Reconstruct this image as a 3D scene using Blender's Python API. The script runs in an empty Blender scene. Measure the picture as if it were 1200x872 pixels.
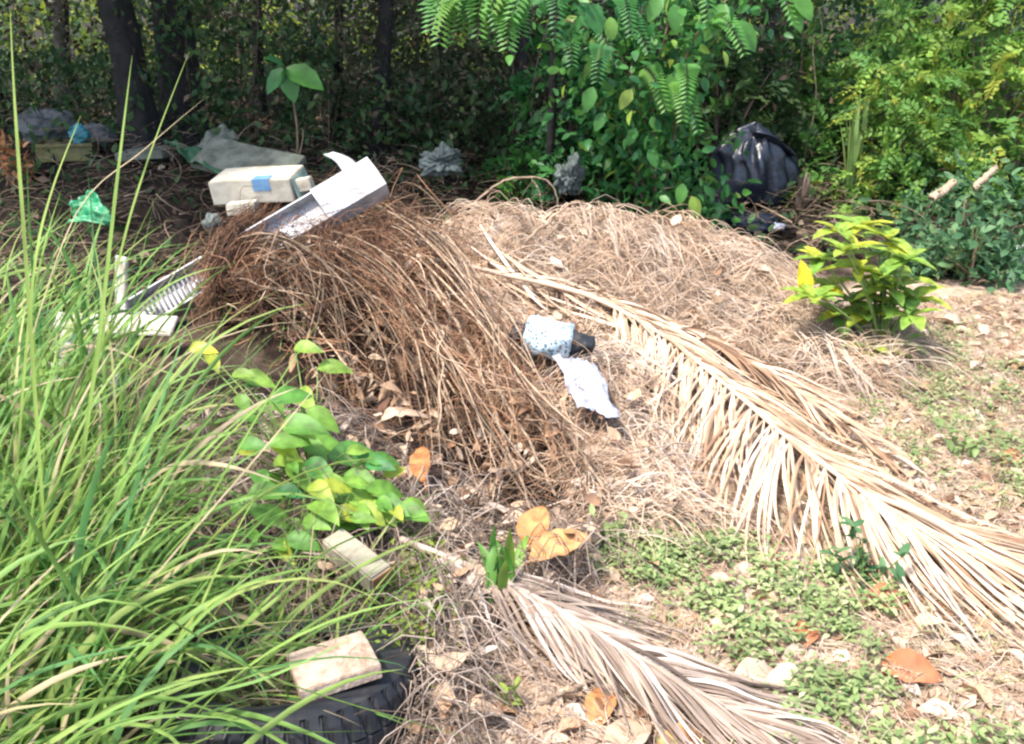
import bpy, bmesh, math, random
import numpy as np
from mathutils import Vector, Matrix

# ------------------------------------------------------------------ camera, sky, sun, exposure
S = bpy.context.scene
COL = S.collection
PITCH = math.radians(21.6)
FPX = 1100.0
CAM_H = 1.6
cam_d = bpy.data.cameras.new('camera'); cam = bpy.data.objects.new('camera', cam_d); COL.objects.link(cam)
cam.location = (0, 0, CAM_H); cam.rotation_euler = (math.pi/2 - PITCH, 0, 0)
cam_d.sensor_width = 36; cam_d.lens = 36*FPX/1200; cam_d.clip_start = .05; cam_d.clip_end = 3000
S.camera = cam
SUN_EL = math.radians(63); SUN_AZ = math.atan2(-.62, -.42)      # azimuth clockwise from +Y
to_sun = Vector((math.sin(SUN_AZ)*math.cos(SUN_EL), math.cos(SUN_AZ)*math.cos(SUN_EL), math.sin(SUN_EL)))
W = bpy.data.worlds.new('World'); S.world = W; W.use_nodes = True
nt = W.node_tree; bg = nt.nodes['Background']
sky = nt.nodes.new('ShaderNodeTexSky'); sky.sky_type = 'NISHITA'; sky.sun_disc = False
sky.sun_elevation = SUN_EL; sky.sun_rotation = SUN_AZ; sky.dust_density = 2.5; sky.air_density = 1.0
nt.links.new(sky.outputs[0], bg.inputs[0]); bg.inputs[1].default_value = .15
sun_d = bpy.data.lights.new('sun', 'SUN'); sun_d.energy = 2.35; sun_d.angle = math.radians(6); sun_d.color = (1, .95, .87)
sun = bpy.data.objects.new('sun', sun_d); COL.objects.link(sun)
sun.rotation_euler = (-to_sun).to_track_quat('-Z', 'Y').to_euler()
S.view_settings.view_transform = 'Standard'; S.view_settings.look = 'None'
S.view_settings.gamma = 1; S.view_settings.exposure = 1.84
S.render.engine = 'CYCLES'
S.cycles.filter_width = 2.4
S.cycles.max_bounces = 6; S.cycles.transparent_max_bounces = 4

# ------------------------------------------------------------------ helpers
rng = np.random.default_rng(7)
CP, SP = math.cos(PITCH), math.sin(PITCH)

def ray(px, py):
    u, v = (px-600)/FPX, (py-436)/FPX
    return np.array([u, CP - v*SP, -SP - v*CP])
def at(px, py, Y):
    d = ray(px, py); return np.array([0, 0, CAM_H]) + d*(Y/d[1])
def proj(p):
    p = np.asarray(p, float)
    zc = p[..., 1]*CP + (CAM_H-p[..., 2])*SP
    yc = p[..., 1]*SP - (CAM_H-p[..., 2])*CP
    return 600 + FPX*p[..., 0]/zc, 436 - FPX*yc/zc
def sstep(a, b, x):
    t = np.clip((x-a)/(b-a), 0, 1); return t*t*(3-2*t)
_ph = np.random.default_rng(3).uniform(0, 6.28, (40, 3))
def fbm(x, y, scale=1.0, oct=4, seed=0):
    o = 0; a = 1.; f = 1/scale; tot = 0
    for k in range(oct):
        p = _ph[(seed*5+k) % 40]
        c, s = math.cos(p[2]), math.sin(p[2])
        xx, yy = (x*c-y*s)*f, (x*s+y*c)*f
        o = o + a*(np.sin(xx*6.28+p[0])*np.sin(yy*6.28*.93+p[1]) + .5*np.sin((xx+yy)*4.1+p[1]))
        tot += a*1.2; a *= .55; f *= 2.03
    return o/tot

BLOBS = [(-.95, 4.42, .36, .58, .36), (-.42, 4.25, .48, .75, .32), (.05, 3.65, .55, .62, .18), (-.25, 3.55, .5, .55, .12),
         (.52, 4.88, .75, .52, .49), (1.25, 4.75, .60, .48, .26), (-1.33, 4.6, .26, .30, .19), (-.18, 4.98, .5, .42, .42), (-2.3, 6.9, 1.5, .75, .36), (-3.6, 7.6, 1.2, .9, .40)]
DENTS = [(-.70, 3.82, .30, .22), (-.02, 2.98, .22, .10), (-1.04, 4.02, .20, .11), (-.36, 3.36, .27, .14), (-.22, 3.98, .19, .13)]
def H(x, y):
    x = np.asarray(x, float); y = np.asarray(y, float)
    s = 0
    for cx, cy, sx, sy, h in BLOBS:
        s = s + (h*np.exp(-((x-cx)/sx)**2 - ((y-cy)/sy)**2))**2.5
    z = s**.4
    for cx, cy, rr, h in DENTS: z = z - h*np.exp(-((x-cx)**2+(y-cy)**2)/rr**2)
    z = z + .16*sstep(5.6, 8, y) + .25*sstep(8, 11, y)
    near = np.exp(-((np.abs(x)/14)**2) - ((y-5)/14)**2)
    return z + near*(.02*fbm(x, y, 1.3, 4, 1) + .008*fbm(x, y, .3, 3, 2))
def gnd(px, py, off=0.0):
    d = ray(px, py); o = np.array([0, 0, CAM_H])
    t = np.linspace(.8, 30, 3000); P = o + d*t[:, None]
    hit = np.nonzero(P[:, 2] < H(P[:, 0], P[:, 1]) + off)[0]
    return P[hit[0]] if len(hit) else P[-1]
def pip(px, py, poly):
    inside = np.zeros(np.shape(px), bool); n = len(poly); j = n-1
    for i in range(n):
        xi, yi = poly[i]; xj, yj = poly[j]
        c = ((yi > py) != (yj > py)) & (px < (xj-xi)*(py-yi)/(yj-yi+1e-9)+xi)
        inside ^= c; j = i
    return inside
def sample_poly(poly, n, xr, yr, seed):
    """n points of the ground that fall inside a region of the clearing"""
    r = np.random.default_rng(seed); out = np.zeros((0, 2))
    while len(out) < n:
        q = np.c_[r.uniform(*xr, 4*n), r.uniform(*yr, 4*n)]
        px, py = proj(np.c_[q, H(q[:, 0], q[:, 1])])
        out = np.r_[out, q[pip(px, py, poly)]]
    return out[:n]

class Geo:
    def __init__(s): s.v = []; s.f4 = []; s.f3 = []; s.a = []; s.n = 0
    def add(s, V, q=None, t=None, var=None):
        V = np.asarray(V, float)
        if V.ndim == 2: V = V[None]
        n, m, _ = V.shape
        off = s.n + np.arange(n)*m
        if q is not None and len(q): s.f4.append((off[:, None, None] + np.asarray(q)[None]).reshape(-1, 4))
        if t is not None and len(t): s.f3.append((off[:, None, None] + np.asarray(t)[None]).reshape(-1, 3))
        s.v.append(V.reshape(-1, 3))
        if var is None: var = np.zeros(n)
        var = np.asarray(var, float)
        s.a.append(np.repeat(var, m) if var.ndim == 1 else var.reshape(-1))
        s.n += n*m
    def build(s, name, mat, parent=None, smooth=True, loc=None):
        me = bpy.data.meshes.new(name)
        v = np.concatenate(s.v)
        if loc is not None: v = v - np.asarray(loc)
        f4 = np.concatenate(s.f4) if s.f4 else np.zeros((0, 4), int)
        f3 = np.concatenate(s.f3) if s.f3 else np.zeros((0, 3), int)
        me.vertices.add(len(v)); me.vertices.foreach_set('co', v.ravel())
        li = np.concatenate([f4.ravel(), f3.ravel()]); me.loops.add(len(li)); me.loops.foreach_set('vertex_index', li.astype(np.int32))
        tot = np.r_[np.full(len(f4), 4), np.full(len(f3), 3)]; st = np.r_[0, np.cumsum(tot)[:-1]]
        me.polygons.add(len(tot)); me.polygons.foreach_set('loop_start', st.astype(np.int32))
        me.polygons.foreach_set('use_smooth', np.full(len(tot), smooth, bool))
        at_ = me.attributes.new('var', 'FLOAT', 'POINT'); at_.data.foreach_set('value', np.concatenate(s.a).astype(np.float32))
        me.update(calc_edges=True); me.validate()
        if isinstance(mat, (list, tuple)):
            for m in mat: me.materials.append(m)
        else: me.materials.append(mat)
        o = bpy.data.objects.new(name, me); COL.objects.link(o)
        if parent: o.parent = parent
        if loc is not None and parent is None: o.location = Vector(loc)
        return o
def tag(o, label=None, cat=None, group=None, kind=None):
    if label: o['label'] = label
    if cat: o['category'] = cat
    if group: o['group'] = group
    if kind: o['kind'] = kind
    return o
def thing(name, label, cat, loc, group=None):
    o = bpy.data.objects.new(name, None); COL.objects.link(o); o.location = Vector([float(c) for c in loc]); o.empty_display_size = .1
    return tag(o, label, cat, group)
def unit(v): return v/np.maximum(np.linalg.norm(v, axis=-1, keepdims=True), 1e-9)

def strip_geo(g, P, w, side, var, fold=.25):
    """ribbons with a mid fold. P (n,s,3), w (n,s) full width, side (n,s,3)"""
    n, s, _ = P.shape
    T = np.gradient(P, axis=1); N = unit(np.cross(side, T))
    V = np.stack([P - side*w[..., None]/2 + N*(w*fold)[..., None]*.5, P, P + side*w[..., None]/2 + N*(w*fold)[..., None]*.5], 2).reshape(n, s*3, 3)
    q = []
    for i in range(s-1):
        for c in range(2): a = i*3+c; q.append((a, a+1, a+4, a+3))
    g.add(V, q, None, var)
def tube_geo(g, P, r, var, k=4, cap=False):
    P = np.asarray(P, float); r = np.asarray(r, float)
    if P.ndim == 2: P = P[None]; r = r[None]
    n, s, _ = P.shape
    T = unit(np.gradient(P, axis=1))
    ref = np.where(np.abs(T[..., 2:3]) > .9, np.array([1., 0, 0]), np.array([0, 0, 1.]))
    A = unit(np.cross(T, ref)); B = np.cross(T, A)
    an = np.arange(k)*2*math.pi/k
    V = P[:, :, None] + r[:, :, None, None]*(np.cos(an)[None, None, :, None]*A[:, :, None] + np.sin(an)[None, None, :, None]*B[:, :, None])
    q = [(i*k+j, i*k+(j+1) % k, (i+1)*k+(j+1) % k, (i+1)*k+j) for i in range(s-1) for j in range(k)]
    t = []
    if cap:
        for j in range(1, k-1): t += [(0, j+1, j), ((s-1)*k, (s-1)*k+j, (s-1)*k+j+1)]
    g.add(V.reshape(n, s*k, 3), q, t, np.broadcast_to(np.asarray(var, float).reshape(-1), (n,)) if np.ndim(var) else np.full(n, var))

def leaf_template(w=.25, fold=.2, curl=.2, st=(0, .12, .35, .65, .88, 1), ww=(.06, .55, 1, .85, .4, 0), wav=0, seed=0):
    r = np.random.default_rng(seed); V = []
    for t, a in zip(st, ww):
        h = a*w; z = -curl*t*t
        e = r.uniform(-1, 1, 2)*wav*a
        V += [(-h, t, z+fold*h+e[0]), (0, t, z), (h, t, z+fold*h+e[1])]
    q = []
    for i in range(len(st)-1):
        for c in range(2): a = i*3+c; q.append((a, a+1, a+4, a+3))
    return np.array(V), q, None
def diamond(w=.22, fold=.25, mid=.45):
    return np.array([(0, 0, 0), (w, mid, fold*w), (0, 1, 0), (-w, mid, fold*w)]), None, [(0, 1, 2), (0, 2, 3)]
def leaves_geo(g, tmpl, pos, axis, up, scale, var):
    V, q, t = tmpl
    a = unit(np.asarray(axis, float)); s = unit(np.cross(a, up)); n = np.cross(s, a)
    sc = np.asarray(scale, float)[:, None, None]
    P = pos[:, None, :] + sc*(V[None, :, 0:1]*s[:, None] + V[None, :, 1:2]*a[:, None] + V[None, :, 2:3]*n[:, None])
    g.add(P, q, t, var)
def rdir(n, r, up=0.0, spread=1.0):
    d = r.normal(size=(n, 3))*spread; d[:, 2] += up; return unit(d)
def smooth_path(pts, n):
    pts = np.asarray(pts, float); m = len(pts); t = np.linspace(0, m-1, n); i = np.minimum(t.astype(int), m-2); f = (t-i)[:, None]
    g = lambda k: pts[np.clip(k, 0, m-1)]
    p0, p1, p2, p3 = g(i-1), g(i), g(i+1), g(i+2)
    return .5*((2*p1) + (-p0+p2)*f + (2*p0-5*p1+4*p2-p3)*f**2 + (-p0+3*p1-3*p2+p3)*f**3)

# ------------------------------------------------------------------ materials
def lin(r, g, b): return tuple((c/255/12.92 if c/255 <= .04045 else ((c/255+.055)/1.055)**2.4) for c in (r, g, b))
def new_mat(name):
    m = bpy.data.materials.new(name); m.use_nodes = True
    n = m.node_tree.nodes; return m, m.node_tree, n['Principled BSDF'], n['Material Output']
def var_mat(name, stops, rough=.75, transl=0., nscale=8., namt=.35, spec=.3, bump=0., bscale=60.):
    """colour from the per-piece 'var' number through a ramp, broken by noise; optional translucency"""
    m, t, b, out = new_mat(name); L = t.links.new; N = t.nodes.new
    a = N('ShaderNodeAttribute'); a.attribute_name = 'var'
    r = N('ShaderNodeValToRGB'); e = r.color_ramp.elements
    while len(e) > 1: e.remove(e[0])
    e[0].position = stops[0][0]; e[0].color = (*stops[0][1], 1)
    for p, c in stops[1:]: x = e.new(p); x.color = (*c, 1)
    L(a.outputs['Fac'], r.inputs[0])
    tc = N('ShaderNodeTexCoord'); no = N('ShaderNodeTexNoise'); no.inputs['Scale'].default_value = nscale; no.inputs['Detail'].default_value = 5
    L(tc.outputs['Object'], no.inputs['Vector'])
    mr = N('ShaderNodeMapRange'); mr.inputs[1].default_value = .3; mr.inputs[2].default_value = .7
    mr.inputs[3].default_value = 1-namt; mr.inputs[4].default_value = 1+namt; L(no.outputs['Fac'], mr.inputs[0])
    mx = N('ShaderNodeMix'); mx.data_type = 'RGBA'; mx.blend_type = 'MULTIPLY'; mx.inputs[0].default_value = 1
    L(r.outputs[0], mx.inputs[6]); L(mr.outputs[0], mx.inputs[7])
    L(mx.outputs[2], b.inputs['Base Color']); b.inputs['Roughness'].default_value = rough; b.inputs['Specular IOR Level'].default_value = spec
    if bump:
        n2 = N('ShaderNodeTexNoise'); n2.inputs['Scale'].default_value = bscale; n2.inputs['Detail'].default_value = 6; L(tc.outputs['Object'], n2.inputs['Vector'])
        bp = N('ShaderNodeBump'); bp.inputs['Strength'].default_value = bump; bp.inputs['Distance'].default_value = .02; L(n2.outputs['Fac'], bp.inputs['Height']); L(bp.outputs[0], b.inputs['Normal'])
    if transl:
        tr = N('ShaderNodeBsdfTranslucent'); ms = N('ShaderNodeMixShader'); ms.inputs[0].default_value = transl
        L(mx.outputs[2], tr.inputs[0]); L(b.outputs[0], ms.inputs[1]); L(tr.outputs[0], ms.inputs[2]); L(ms.outputs[0], out.inputs[0])
    return m
def flat_mat(name, c, rough=.6, spec=.4, nscale=12, c2=None, bump=.15, bscale=40, lo=.4, hi=.65, metal=0):
    m, t, b, out = new_mat(name); L = t.links.new; N = t.nodes.new
    tc = N('ShaderNodeTexCoord'); no = N('ShaderNodeTexNoise'); no.inputs['Scale'].default_value = nscale; no.inputs['Detail'].default_value = 7; no.inputs['Roughness'].default_value = .65
    L(tc.outputs['Object'], no.inputs['Vector'])
    mr = N('ShaderNodeMapRange'); mr.inputs[1].default_value = lo; mr.inputs[2].default_value = hi; L(no.outputs['Fac'], mr.inputs[0])
    mx = N('ShaderNodeMix'); mx.data_type = 'RGBA'; L(mr.outputs[0], mx.inputs[0]); mx.inputs[6].default_value = (*c, 1)
    c2 = c2 or tuple(v*.6 for v in c); mx.inputs[7].default_value = (*c2, 1); L(mx.outputs[2], b.inputs['Base Color'])
    b.inputs['Roughness'].default_value = rough; b.inputs['Specular IOR Level'].default_value = spec; b.inputs['Metallic'].default_value = metal
    if bump:
        n2 = N('ShaderNodeTexNoise'); n2.inputs['Scale'].default_value = bscale; n2.inputs['Detail'].default_value = 6; L(tc.outputs['Object'], n2.inputs['Vector'])
        bp = N('ShaderNodeBump'); bp.inputs['Strength'].default_value = bump; bp.inputs['Distance'].default_value = .02; L(n2.outputs['Fac'], bp.inputs['Height']); L(bp.outputs[0], b.inputs['Normal'])
    return m
M = {}
M['tall_grass'] = var_mat('tall_grass', [(0, (.06, .17, .07)), (.35, (.12, .25, .06)), (.68, (.22, .34, .08)), (.86, (.30, .38, .10)), (.93, (.42, .35, .19)), (1, (.46, .37, .23))], .55, .42, 5, .28, .3)
M['brush'] = var_mat('brush', [(0, (.05, .03, .022)), (.3, (.14, .075, .045)), (.6, (.24, .125, .07)), (.85, (.38, .22, .13)), (1, (.5, .36, .25))], .85, 0, 6, .35, .15)
M['straw'] = var_mat('straw', [(0, (.20, .125, .08)), (.3, (.40, .27, .175)), (.65, (.52, .385, .28)), (1, (.60, .49, .395))], .8, .12, 5, .25, .2)
M['frond'] = var_mat('frond', [(0, (.13, .07, .04)), (.35, (.34, .21, .125)), (.7, (.50, .36, .245)), (1, (.60, .48, .375))], .65, .15, 9, .22, .3)
M['grey_frond'] = var_mat('grey_frond', [(0, (.07, .048, .036)), (.4, (.20, .145, .11)), (.75, (.34, .265, .21)), (1, (.46, .38, .32))], .75, .1, 9, .25, .25)
M['litter'] = var_mat('litter', [(0, (.10, .05, .03)), (.2, (.27, .15, .085)), (.42, (.40, .265, .165)), (.65, (.45, .335, .24)), (.9, (.48, .375, .29)), (1, (.50, .41, .335))], .75, .15, 18, .3, .25)
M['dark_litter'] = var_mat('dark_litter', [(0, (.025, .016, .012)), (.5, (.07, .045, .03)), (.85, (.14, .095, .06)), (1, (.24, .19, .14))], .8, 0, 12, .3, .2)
M['orange_leaf'] = var_mat('orange_leaf', [(0, (.32, .12, .045)), (.5, (.44, .20, .075)), (1, (.50, .28, .12))], .7, .2, 26, .5, .25)
M['red_leaf'] = var_mat('red_leaf', [(0, (.24, .075, .03)), (1, (.42, .16, .07))], .6, .15, 14, .35, .35)
M['weeds'] = var_mat('weeds', [(0, (.09, .16, .05)), (.5, (.21, .28, .10)), (.85, (.31, .36, .16)), (1, (.42, .42, .23))], .6, .35, 6, .25, .3)
M['moss'] = var_mat('moss', [(0, (.10, .19, .03)), (1, (.30, .36, .07))], .7, .35, 10, .2, .2)
M['vine_leaf'] = var_mat('vine_leaf', [(0, (.05, .20, .05)), (.5, (.13, .28, .04)), (.8, (.24, .38, .06)), (1, (.50, .46, .04))], .5, .42, 28, .4, .35)
M['bush_leaf'] = var_mat('bush_leaf', [(0, (.07, .20, .045)), (.45, (.19, .33, .055)), (.8, (.33, .42, .06)), (.95, (.55, .50, .03)), (1, (.7, .55, .02))], .45, .4, 26, .4, .4)
M['fine_leaf'] = var_mat('fine_leaf', [(0, (.035, .11, .03)), (.5, (.095, .22, .045)), (.85, (.19, .31, .05)), (1, (.30, .34, .055))], .55, .4, 4, .35, .3)
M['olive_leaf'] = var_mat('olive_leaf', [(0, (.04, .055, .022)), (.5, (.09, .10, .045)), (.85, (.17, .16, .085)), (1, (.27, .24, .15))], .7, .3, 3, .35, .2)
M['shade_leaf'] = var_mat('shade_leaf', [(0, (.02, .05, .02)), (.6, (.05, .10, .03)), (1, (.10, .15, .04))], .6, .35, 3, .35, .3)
M['broad_leaf'] = var_mat('broad_leaf', [(0, (.022, .10, .035)), (.5, (.045, .17, .04)), (.85, (.09, .24, .04)), (1, (.26, .34, .05))], .45, .4, 12, .25, .4)
M['blue_leaf'] = var_mat('blue_leaf', [(0, (.035, .10, .04)), (.6, (.10, .20, .085)), (1, (.20, .29, .12))], .55, .35, 6, .25, .3)
M['canopy_leaf'] = var_mat('canopy_leaf', [(0, (.03, .07, .02)), (1, (.10, .17, .03))], .6, .35, 2, .3, .3)
M['far_leaf'] = var_mat('far_leaf', [(0, (.08, .13, .02)), (.5, (.22, .28, .035)), (1, (.38, .40, .07))], .6, .5, 1, .35, .2)
M['stalk'] = var_mat('stalk', [(0, (.08, .16, .04)), (1, (.22, .30, .09))], .5, .2, 8, .2, .3)
M['stem'] = var_mat('stem', [(0, (.06, .045, .03)), (.5, (.17, .12, .08)), (1, (.40, .29, .2))], .8, 0, 20, .3, .2, .3)
M['bark'] = var_mat('bark', [(0, (.02, .018, .017)), (1, (.045, .04, .036))], .9, 0, 9, .4, .15, .6, 30)
M['rubber'] = flat_mat('rubber', (.016, .017, .02), .6, .35, 14, (.05, .045, .04), .04, 60, .5, .75)
M['bag_black'] = flat_mat('bag_black', (.006, .008, .013), .32, .45, 8, (.026, .032, .05), .6, 11)
M['white_pvc'] = flat_mat('white_pvc', (.38, .38, .40), .45, .35, 9, (.24, .22, .20), .08, 20, .44, .68)
M['dirty_white'] = flat_mat('dirty_white', (.50, .47, .43), .65, .25, 11, (.27, .22, .17), .2, 40, .42, .68)
M['grime'] = flat_mat('grime', (.24, .235, .24), .7, .2, 9)
M['cream_card'] = flat_mat('cream_card', (.52, .47, .37), .8, .2, 9, (.33, .27, .20), .15, 40, .45, .72)
M['blue_paper'] = flat_mat('blue_paper', (.10, .23, .40), .6, .3, 14, (.16, .28, .42), .05)
M['mint'] = flat_mat('mint', (.34, .44, .36), .7, .3, 9)
M['wood_pale'] = flat_mat('wood_pale', (.42, .32, .25), .88, .12, 22, (.22, .15, .10), .5, 90, .42, .7)
M['wood_grey'] = flat_mat('wood_grey', (.29, .26, .19), .85, .15, 8, (.19, .165, .115), .3, 60)
M['wood_brown'] = flat_mat('wood_brown', (.24, .12, .06), .85, .2, 20, (.16, .08, .04), .2, 60)
M['green_sheet'] = flat_mat('green_sheet', (.025, .11, .05), .6, .3, 5, (.05, .10, .05), .2, 15)
M['green_bag'] = flat_mat('green_bag', (.02, .25, .10), .4, .5, 6, (.03, .17, .07), .2, 20)
M['grey_board'] = flat_mat('grey_board', (.15, .16, .125), .85, .2, 9, (.07, .072, .055), .3, 30)
M['grey_cloth'] = flat_mat('grey_cloth', (.16, .16, .155), .9, .1, 9, (.07, .068, .065), .3, 25)
M['teal'] = flat_mat('teal', (.03, .22, .24), .5, .4, 9, (.03, .13, .15), .1)
M['yellow_bin'] = flat_mat('yellow_bin', (.19, .17, .06), .6, .3, 9, (.10, .09, .045), .1)
M['thin_white'] = flat_mat('thin_white', (.42, .43, .50), .4, .4, 22, (.22, .225, .28), .5, 45, .42, .66)
M['rag_grey'] = flat_mat('rag_grey', (.10, .12, .11), .6, .3, 9, (.045, .055, .05), .6, 14)
M['card_brown'] = flat_mat('card_brown', (.42, .28, .19), .85, .15, 8, (.24, .14, .09), .3, 30)
M['rust_leaf'] = flat_mat('rust_leaf', (.45, .13, .02), .7, .2, 8)

def speckle_mat():
    m, t, b, out = new_mat('speckled_film'); L = t.links.new; N = t.nodes.new
    tc = N('ShaderNodeTexCoord'); v = N('ShaderNodeTexVoronoi'); v.inputs['Scale'].default_value = 75; L(tc.outputs['Object'], v.inputs['Vector'])
    n = N('ShaderNodeTexNoise'); n.inputs['Scale'].default_value = 40; L(tc.outputs['Object'], n.inputs['Vector'])
    r = N('ShaderNodeValToRGB'); r.color_ramp.elements[0].position = .28; r.color_ramp.elements[0].color = (.03, .07, .10, 1); r.color_ramp.elements[1].position = .46; r.color_ramp.elements[1].color = (.42, .54, .60, 1)
    L(v.outputs['Distance'], r.inputs[0]); L(r.outputs[0], b.inputs['Base Color']); b.inputs['Roughness'].default_value = .35
    bp = N('ShaderNodeBump'); bp.inputs['Strength'].default_value = .3; bp.inputs['Distance'].default_value = .01; L(n.outputs['Fac'], bp.inputs['Height']); L(bp.outputs[0], b.inputs['Normal'])
    return m
M['speckled'] = speckle_mat()

# ------------------------------------------------------------------ regions of the clearing, in ground terms
POLY_BRUSH = [(246, 312), (290, 266), (345, 246), (430, 256), (480, 295), (535, 360), (580, 430), (635, 490), (690, 560), (680, 600), (600, 622), (520, 590), (450, 545), (380, 480), (310, 415), (250, 375)]
POLY_STRAW = [(430, 238), (470, 222), (560, 232), (640, 255), (750, 275), (860, 300), (940, 360), (1060, 410), (1040, 470), (900, 430), (800, 440), (740, 520), (800, 570), (840, 610), (760, 660), (690, 620), (640, 500), (560, 400), (500, 300)]
POLY_LITTER = [(1040, 360), (1300, 330), (1400, 1000), (420, 1000), (430, 640), (560, 610), (720, 640), (860, 600), (1000, 480)]
POLY_FRONT = [(230, 430), (330, 440), (450, 560), (560, 610), (720, 640), (700, 700), (560, 760), (560, 900), (500, 900), (480, 780), (440, 720), (330, 720), (240, 640)]

# ------------------------------------------------------------------ ground
def axis(lo, hi, step, far, grow=1.22):
    a = list(np.arange(lo, hi+1e-6, step)); s = step; x = hi
    while x < far: s *= grow; x += s; a.append(x)
    s = step; x = lo; b = []
    while x > -far: s *= grow; x -= s; b.append(x)
    return np.array(b[::-1]+a)
gx = axis(-4.5, 4.5, .045, 900); gy = axis(.8, 9.5, .045, 900)
X, Y = np.meshgrid(gx, gy); Z = H(X, Y)
ny, nx = X.shape
idx = np.arange(nx*ny).reshape(ny, nx)
q = np.stack([idx[:-1, :-1], idx[:-1, 1:], idx[1:, 1:], idx[1:, :-1]], -1).reshape(-1, 4)
g = Geo(); g.add(np.stack([X, Y, Z], -1).reshape(-1, 3), q, None, np.zeros((1, nx*ny)))
def ground_mat():
    m, t, b, out = new_mat('ground'); L = t.links.new; N = t.nodes.new
    tc = N('ShaderNodeTexCoord')
    def noise(s, d=8, rg=.65): n = N('ShaderNodeTexNoise'); n.inputs['Scale'].default_value = s; n.inputs['Detail'].default_value = d; n.inputs['Roughness'].default_value = rg; L(tc.outputs['Object'], n.inputs['Vector']); return n.outputs['Fac']
    def ramp(f, st):
        r = N('ShaderNodeValToRGB'); e = r.color_ramp.elements
        e[0].position, e[1].position = st[0][0], st[-1][0]; e[0].color = (*st[0][1], 1); e[1].color = (*st[-1][1], 1)
        for p, c in st[1:-1]: x = e.new(p); x.color = (*c, 1)
        L(f, r.inputs[0]); return r.outputs[0]
    def mix(f, a, c): x = N('ShaderNodeMix'); x.data_type = 'RGBA'; L(f, x.inputs[0]); L(a, x.inputs[6]); L(c, x.inputs[7]); return x.outputs[2]
    def attr(n): a = N('ShaderNodeAttribute'); a.attribute_name = n; return a.outputs['Fac']
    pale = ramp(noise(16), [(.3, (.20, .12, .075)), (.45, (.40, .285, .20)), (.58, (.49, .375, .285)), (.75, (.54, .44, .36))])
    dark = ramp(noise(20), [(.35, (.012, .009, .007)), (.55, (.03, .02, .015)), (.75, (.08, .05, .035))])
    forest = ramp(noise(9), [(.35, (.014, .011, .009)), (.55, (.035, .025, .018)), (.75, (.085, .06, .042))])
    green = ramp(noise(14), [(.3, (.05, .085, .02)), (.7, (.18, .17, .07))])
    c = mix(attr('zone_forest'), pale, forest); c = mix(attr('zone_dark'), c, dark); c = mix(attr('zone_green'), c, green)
    L(c, b.inputs['Base Color']); b.inputs['Roughness'].default_value = .95; b.inputs['Specular IOR Level'].default_value = .1
    bp = N('ShaderNodeBump'); bp.inputs['Strength'].default_value = .8; bp.inputs['Distance'].default_value = .03
    L(noise(35, 10, .7), bp.inputs['Height']); L(bp.outputs[0], b.inputs['Normal'])
    return m
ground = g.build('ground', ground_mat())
ground['kind'] = 'structure'
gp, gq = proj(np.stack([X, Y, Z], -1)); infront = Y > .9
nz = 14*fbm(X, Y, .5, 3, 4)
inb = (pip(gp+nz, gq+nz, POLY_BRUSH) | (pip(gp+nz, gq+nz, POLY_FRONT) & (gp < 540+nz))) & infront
zone_dark = inb*1.0  # mulch colour under the brush, darkened so its hollows look shaded
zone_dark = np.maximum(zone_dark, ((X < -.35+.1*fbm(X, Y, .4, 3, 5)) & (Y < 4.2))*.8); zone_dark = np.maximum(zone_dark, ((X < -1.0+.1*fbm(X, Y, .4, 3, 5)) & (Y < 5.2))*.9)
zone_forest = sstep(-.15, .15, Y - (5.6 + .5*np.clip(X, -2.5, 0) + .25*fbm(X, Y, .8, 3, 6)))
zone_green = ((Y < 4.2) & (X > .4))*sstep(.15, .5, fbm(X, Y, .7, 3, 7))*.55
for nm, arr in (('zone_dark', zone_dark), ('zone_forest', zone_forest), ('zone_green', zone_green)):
    a_ = ground.data.attributes.new(nm, 'FLOAT', 'POINT'); a_.data.foreach_set('value', arr.astype(np.float32).ravel())

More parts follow.
